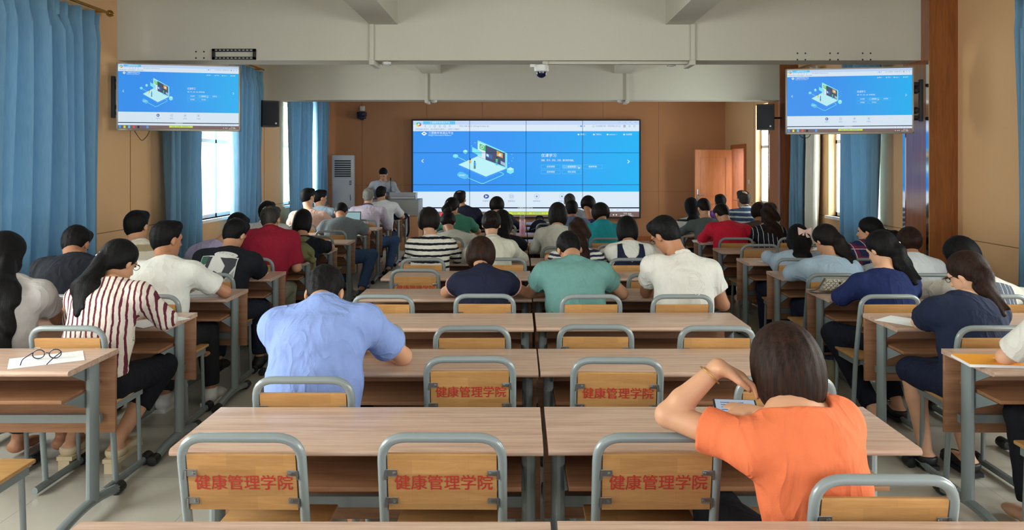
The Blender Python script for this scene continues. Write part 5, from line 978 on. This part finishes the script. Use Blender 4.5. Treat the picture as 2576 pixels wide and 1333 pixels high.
def book(label, x, y, w, d, h, rz, col, cat='book', z=None, lines=None):
    o = root('book', label, cat, (x, y, z or D0), R(rz)); MB().box(-w / 2, w / 2, -d / 2, d / 2, h - .0012, h).build('cover', col, o, smooth=False); MB().box(-w / 2, w / 2, -d / 2, d / 2, 0, .0012).build('back_cover', paper, o, smooth=False); MB().box(-w / 2 + .002, w / 2 - .003, -d / 2 + .003, d / 2 - .003, .0012, h - .0012).build('pages', paper, o, smooth=False)
    if lines:
        mb = MB(); v, f = text_geo(lines, .018); mb.add([(w * .22 + q[0], d * .1 + q[1], h + .0006) for q in v], f); mb.build('title', paper, o, smooth=False)
    return o
book('orange covered workbook under the white sleeved arm on the right desk', Xp(2490, 3.46), 3.46, .26, .19, .014, -6, plain('orange_cover', c_(240, 160, 40), .4), lines='教学手册')
book('open book on the left desk beside the white tee man', Xp(520, 5.24), 5.24, .2, .16, .018, 6, paper)
sheet('curled white sheet on the desk of the navy dress woman', 2278, 792, 4.36, .21, .26, 40); sheet('white notes under the printed tee man elbow', 640, 664, 6.2, .2, .2, 10); sheet('white sheet on the desk edge before the bow haired woman', 1944, 661, 7.0, .2, .2, 15)
sheet('white sheet beside the bent grey melange man', 898, 588, 9.62, .2, .26, 10); sheet('white sheet on the desk left of the red sweater', 1764, 604, 8.86, .2, .26, -10); sheet('white sheet on the desk of the woman in the pinafore', 1590, 640, 7.05, .2, .26, 5); sheet('white notes in front of the checked shirt man', 966, 560, 11.5, .2, .26, 0)
sheet('white notes by the elbow of the black tee woman', 812, 634, 7.9, .2, .22, 12)
# phone in the hand of the woman in orange
o = root('smartphone', 'black smartphone with a lit page held above the desk', 'phone', (Xp(1850, 2.66), 2.66, .80), R(-6)); o.rotation_euler = (R(24), 0, R(-6)); MB().box(-.075, .075, -.037, .037, 0, .008, .003).build('case', black_p, o)
MB().box(-.068, .068, -.033, .033, .0082, .0086).build('display', emis('phone_page', c_(176, 188, 206), .8), o, smooth=False); mb = MB(); lm = emis('phone_ink', c_(70, 90, 140), .6)
for k in range(4): mb.box(-.05, .03 + .01 * (k % 2), .016 - .012 * k, .019 - .012 * k, .0087, .0089)
mb.build('page_lines', lm, o, smooth=False)
# bottles
o = root('water_bottle', 'pink bottle with a grey lid standing where the two middle desks meet', 'bottle', (.035, 9.68, D0)); pk = plain('pink_bottle', c_(206, 150, 176), .25)
MB().lathe([(0, 0), (.034, 0), (.037, .01), (.037, .19), (.03, .205), (0, .205)], n=20).build('body', pk, o); MB().lathe([(.031, .2), (.034, .205), (.034, .25), (.03, .256), (0, .256)], n=20).build('lid', plain('taupe_lid', c_(150, 134, 136), .4), o); MB().tube(arc_path([(-.034, -.01, .19), (-.03, -.035, .16), (0, -.042, .17), (.03, -.035, .16), (.034, -.01, .19)], .02), .005, 6).build('strap', paper, o)
o = root('thermos_flask', 'slim silver thermos flask on the desk behind the green top', 'flask', (Xp(1204, 10.5), 10.6, D0)); MB().lathe([(0, 0), (.03, 0), (.032, .006), (.032, .165), (.026, .17), (0, .17)], n=18).build('body', plain('brushed_steel', c_(196, 196, 198), .2, .9), o); MB().lathe([(.027, .168), (.029, .17), (.029, .215), (0, .218)], n=18).build('cap', plain('steel_cap', c_(120, 110, 110), .3, .8), o)
o = root('snack_pouch', 'small yellow pouch lying on the middle desk', 'pouch', (.06, 8.02, D0)); bm = MB().blob((0, 0, .022), (.075, .04, .024), 16); bm.build('pouch_body', plain('yellow_pouch', c_(226, 176, 56), .4), o); MB().box(-.09, -.065, -.03, .03, .015, .03, .004).build('crimp', plain('yellow_pouch', c_(226, 176, 56)), o); MB().box(-.035, .03, -.025, .02, .044, .047, .001).build('print_panel', plain('red_print', c_(196, 90, 50), .5), o)
o = root('floor_bottle', 'clear jar with a yellow base on the floor under the right block', 'bottle', (Xp(2086, 5.75), 5.75, 0)); MB().lathe([(0, 0), (.036, 0), (.04, .01), (.04, .03)], n=18).build('base', plain('yellow_base', c_(196, 176, 84), .4), o); MB().lathe([(.04, .03), (.04, .15), (.03, .17), (.03, .18), (0, .18)], n=18).build('body', plain('straw_glass', c_(190, 184, 150), .15), o); MB().lathe([(.034, .175), (.034, .2), (0, .203)], n=18).build('lid', plain('blue_lid', c_(50, 62, 96), .4), o)
# bags
o = root('quilted_handbag', 'silver quilted chain handbag standing on the right block desk', 'handbag', (Xp(2108, 5.37), 5.37, D0), R(-4)); q = plain('silver_quilt', c_(170, 166, 154), .3, .35)
mb = MB(); nx, nz = 52, 28; W2, H2 = .13, .105; V = []
for j in range(nz + 1):
    for i in range(nx + 1):
        u, w = i / nx * 2 - 1, j / nz; x = u * W2 * (1 - .14 * w); z = w * H2; a = math.sin((x + z) * 105) * math.sin((x - z) * 105); ed = (1 - u ** 6) * (1 - (2 * w - 1) ** 6); V.append((x, -.035 * ed - .011 * abs(a) ** .6 * ed, z))
n_ = len(V); V += [(x, -y + .002, z) for x, y, z in V]; F_ = []
for j in range(nz):
    for i in range(nx): b = j * (nx + 1) + i; F_ += [(b, b + 1, b + nx + 2, b + nx + 1), (n_ + b, n_ + b + nx + 1, n_ + b + nx + 2, n_ + b + 1)]
mb.add(V, F_).build('body', q, o); MB().tube(arc_path([(-.1, -.03, .1), (-.15, -.04, .02), (-.22, -.03, .006), (-.19, -.1, .006), (-.1, -.09, .006), (.0, -.07, .006)], .03), .005, 6).build('chain_strap', plain('gunmetal_chain', c_(80, 78, 76), .3, .8), o); MB().lathe([(0, -.004), (.009, -.003), (.01, 0)], (0, -.041, .07), 10, 'y').build('clasp', plain('gunmetal_chain', c_(80, 78, 76)), o)
o = root('backpack', 'olive green backpack slumped on the desk beside the red polo man', 'backpack', (-2.05, 6.98, D0), R(10)); ol = cloth('olive_canvas', c_(104, 104, 70)); f = Field((-.2, -.2, -.05), (.22, .22, .32), .008); f.ell((0, 0, .08), (.15, .12, .085), None, .03); f.ell((-.02, 0, .15), (.11, .1, .06), None, .04); f.cone((.1, -.06, .05), (.14, -.12, .02), .03, .025, .03); f.cut(lambda x, y, z: .001 - z + 0 * x + 0 * y); f.displace(folds(5, .007)); f.mesh('body', ol, (0, 0, 0), o)
MB().prism([(-.13, .19), (.08, .2), (.1, .215), (.06, .232), (-.1, .228), (-.14, .21)], -.09, .09, 'y').build('top_flap', ol, o); MB().tube(arc_path([(.08, -.08, .10), (.15, -.12, .08), (.155, -.1, -.12), (.15, -.06, -.3)], .06), .016, 8, True, .005, ax=(0, 1, 0)).build('strap', ol, o)
o = root('backpack', 'black backpack hanging behind the empty chair near the video wall', 'backpack', (Xp(1358, 10.3), 10.36, .52)); f = Field((-.25, -.2, -.05), (.25, .2, .55), .009); f.ell((0, 0, .18), (.15, .09, .2), None, .02); f.ell((0, -.05, .10), (.12, .06, .11), None, .03); f.mesh('body', cl('black_nylon', 28, 32, 50), (0, 0, 0), o); MB().tube(arc_path([(-.05, .02, .37), (-.04, .02, .42), (.04, .02, .42), (.05, .02, .37)], .03), .01, 8).build('top_handle', cl('black_nylon', 28, 32, 50), o)
MB().tube([(-.12, -.06, .24), (0, -.095, .29), (.12, -.06, .24)], .004, 6).build('zip', chrome, o)
o = root('shoulder_bag', 'dark navy laptop bag lying on the far left desk before the lectern', 'bag', (Xp(992, 12.35), 12.42, D0), R(4)); MB().box(-.2, .2, -.13, .13, 0, .09, .025).build('body', cl('navy_nylon', 34, 42, 66), o); MB().box(-.2, .2, -.135, -.05, .07, .098, .01).build('flap', cl('navy_nylon', 34, 42, 66), o); MB().tube(arc_path([(.18, -.1, .08), (.23, -.12, .04), (.235, -.12, -.2), (.2, -.1, -.28)], .03), .014, 8, True, .004, ax=(0, 1, 0)).build('strap', cl('navy_nylon', 34, 42, 66), o)
o = root('umbrella', 'folded blue umbrella on the shelf under the third middle desk', 'umbrella', (Xp(1862, 4.34), 4.34, .603), R(30)); MB().tube([(-.11, 0, .025), (.06, 0, .022), (.1, 0, .02)], [.026, .022, .01], 10).build('canopy', cl('blue_canopy', 52, 62, 120), o); MB().tube([(.1, 0, .02), (.15, 0, .02)], .011, 8).build('handle', black_p, o)
def laptop(label, x, y, rz, on):
    o = root('laptop', label, 'laptop', (x, y, D0), R(rz)); MB().box(-.16, .16, 0, .22, 0, .016, .004).build('base', black_p, o); MB().box(-.14, .14, .09, .2, .016, .0175).build('keyboard', plain('key_grey', c_(50, 50, 54), .6), o, smooth=False)
    M = Matrix.Translation((0, .22, .012)) @ Matrix.Rotation(R(-15), 4, 'X'); b = MB().box(-.16, .16, -.004, .006, 0, .215, .003); b.v = [tuple(M @ Vector(q)) for q in b.v]; l = b.build('screen_lid', black_p, o); b = MB().box(-.148, .148, -.0055, -.0042, .014, .203); b.v = [tuple(M @ Vector(q)) for q in b.v]; b.build('screen', emis('laptop_page', c_(150, 190, 196), .75), l, smooth=False)
laptop('dark framed laptop beyond the bent head of the melange man', Xp(872, 10.6), 10.62, 4, 1); laptop('laptop with a pale screen beyond the pale pink tee', Xp(832, 10.7), 11.52, -6, 1)
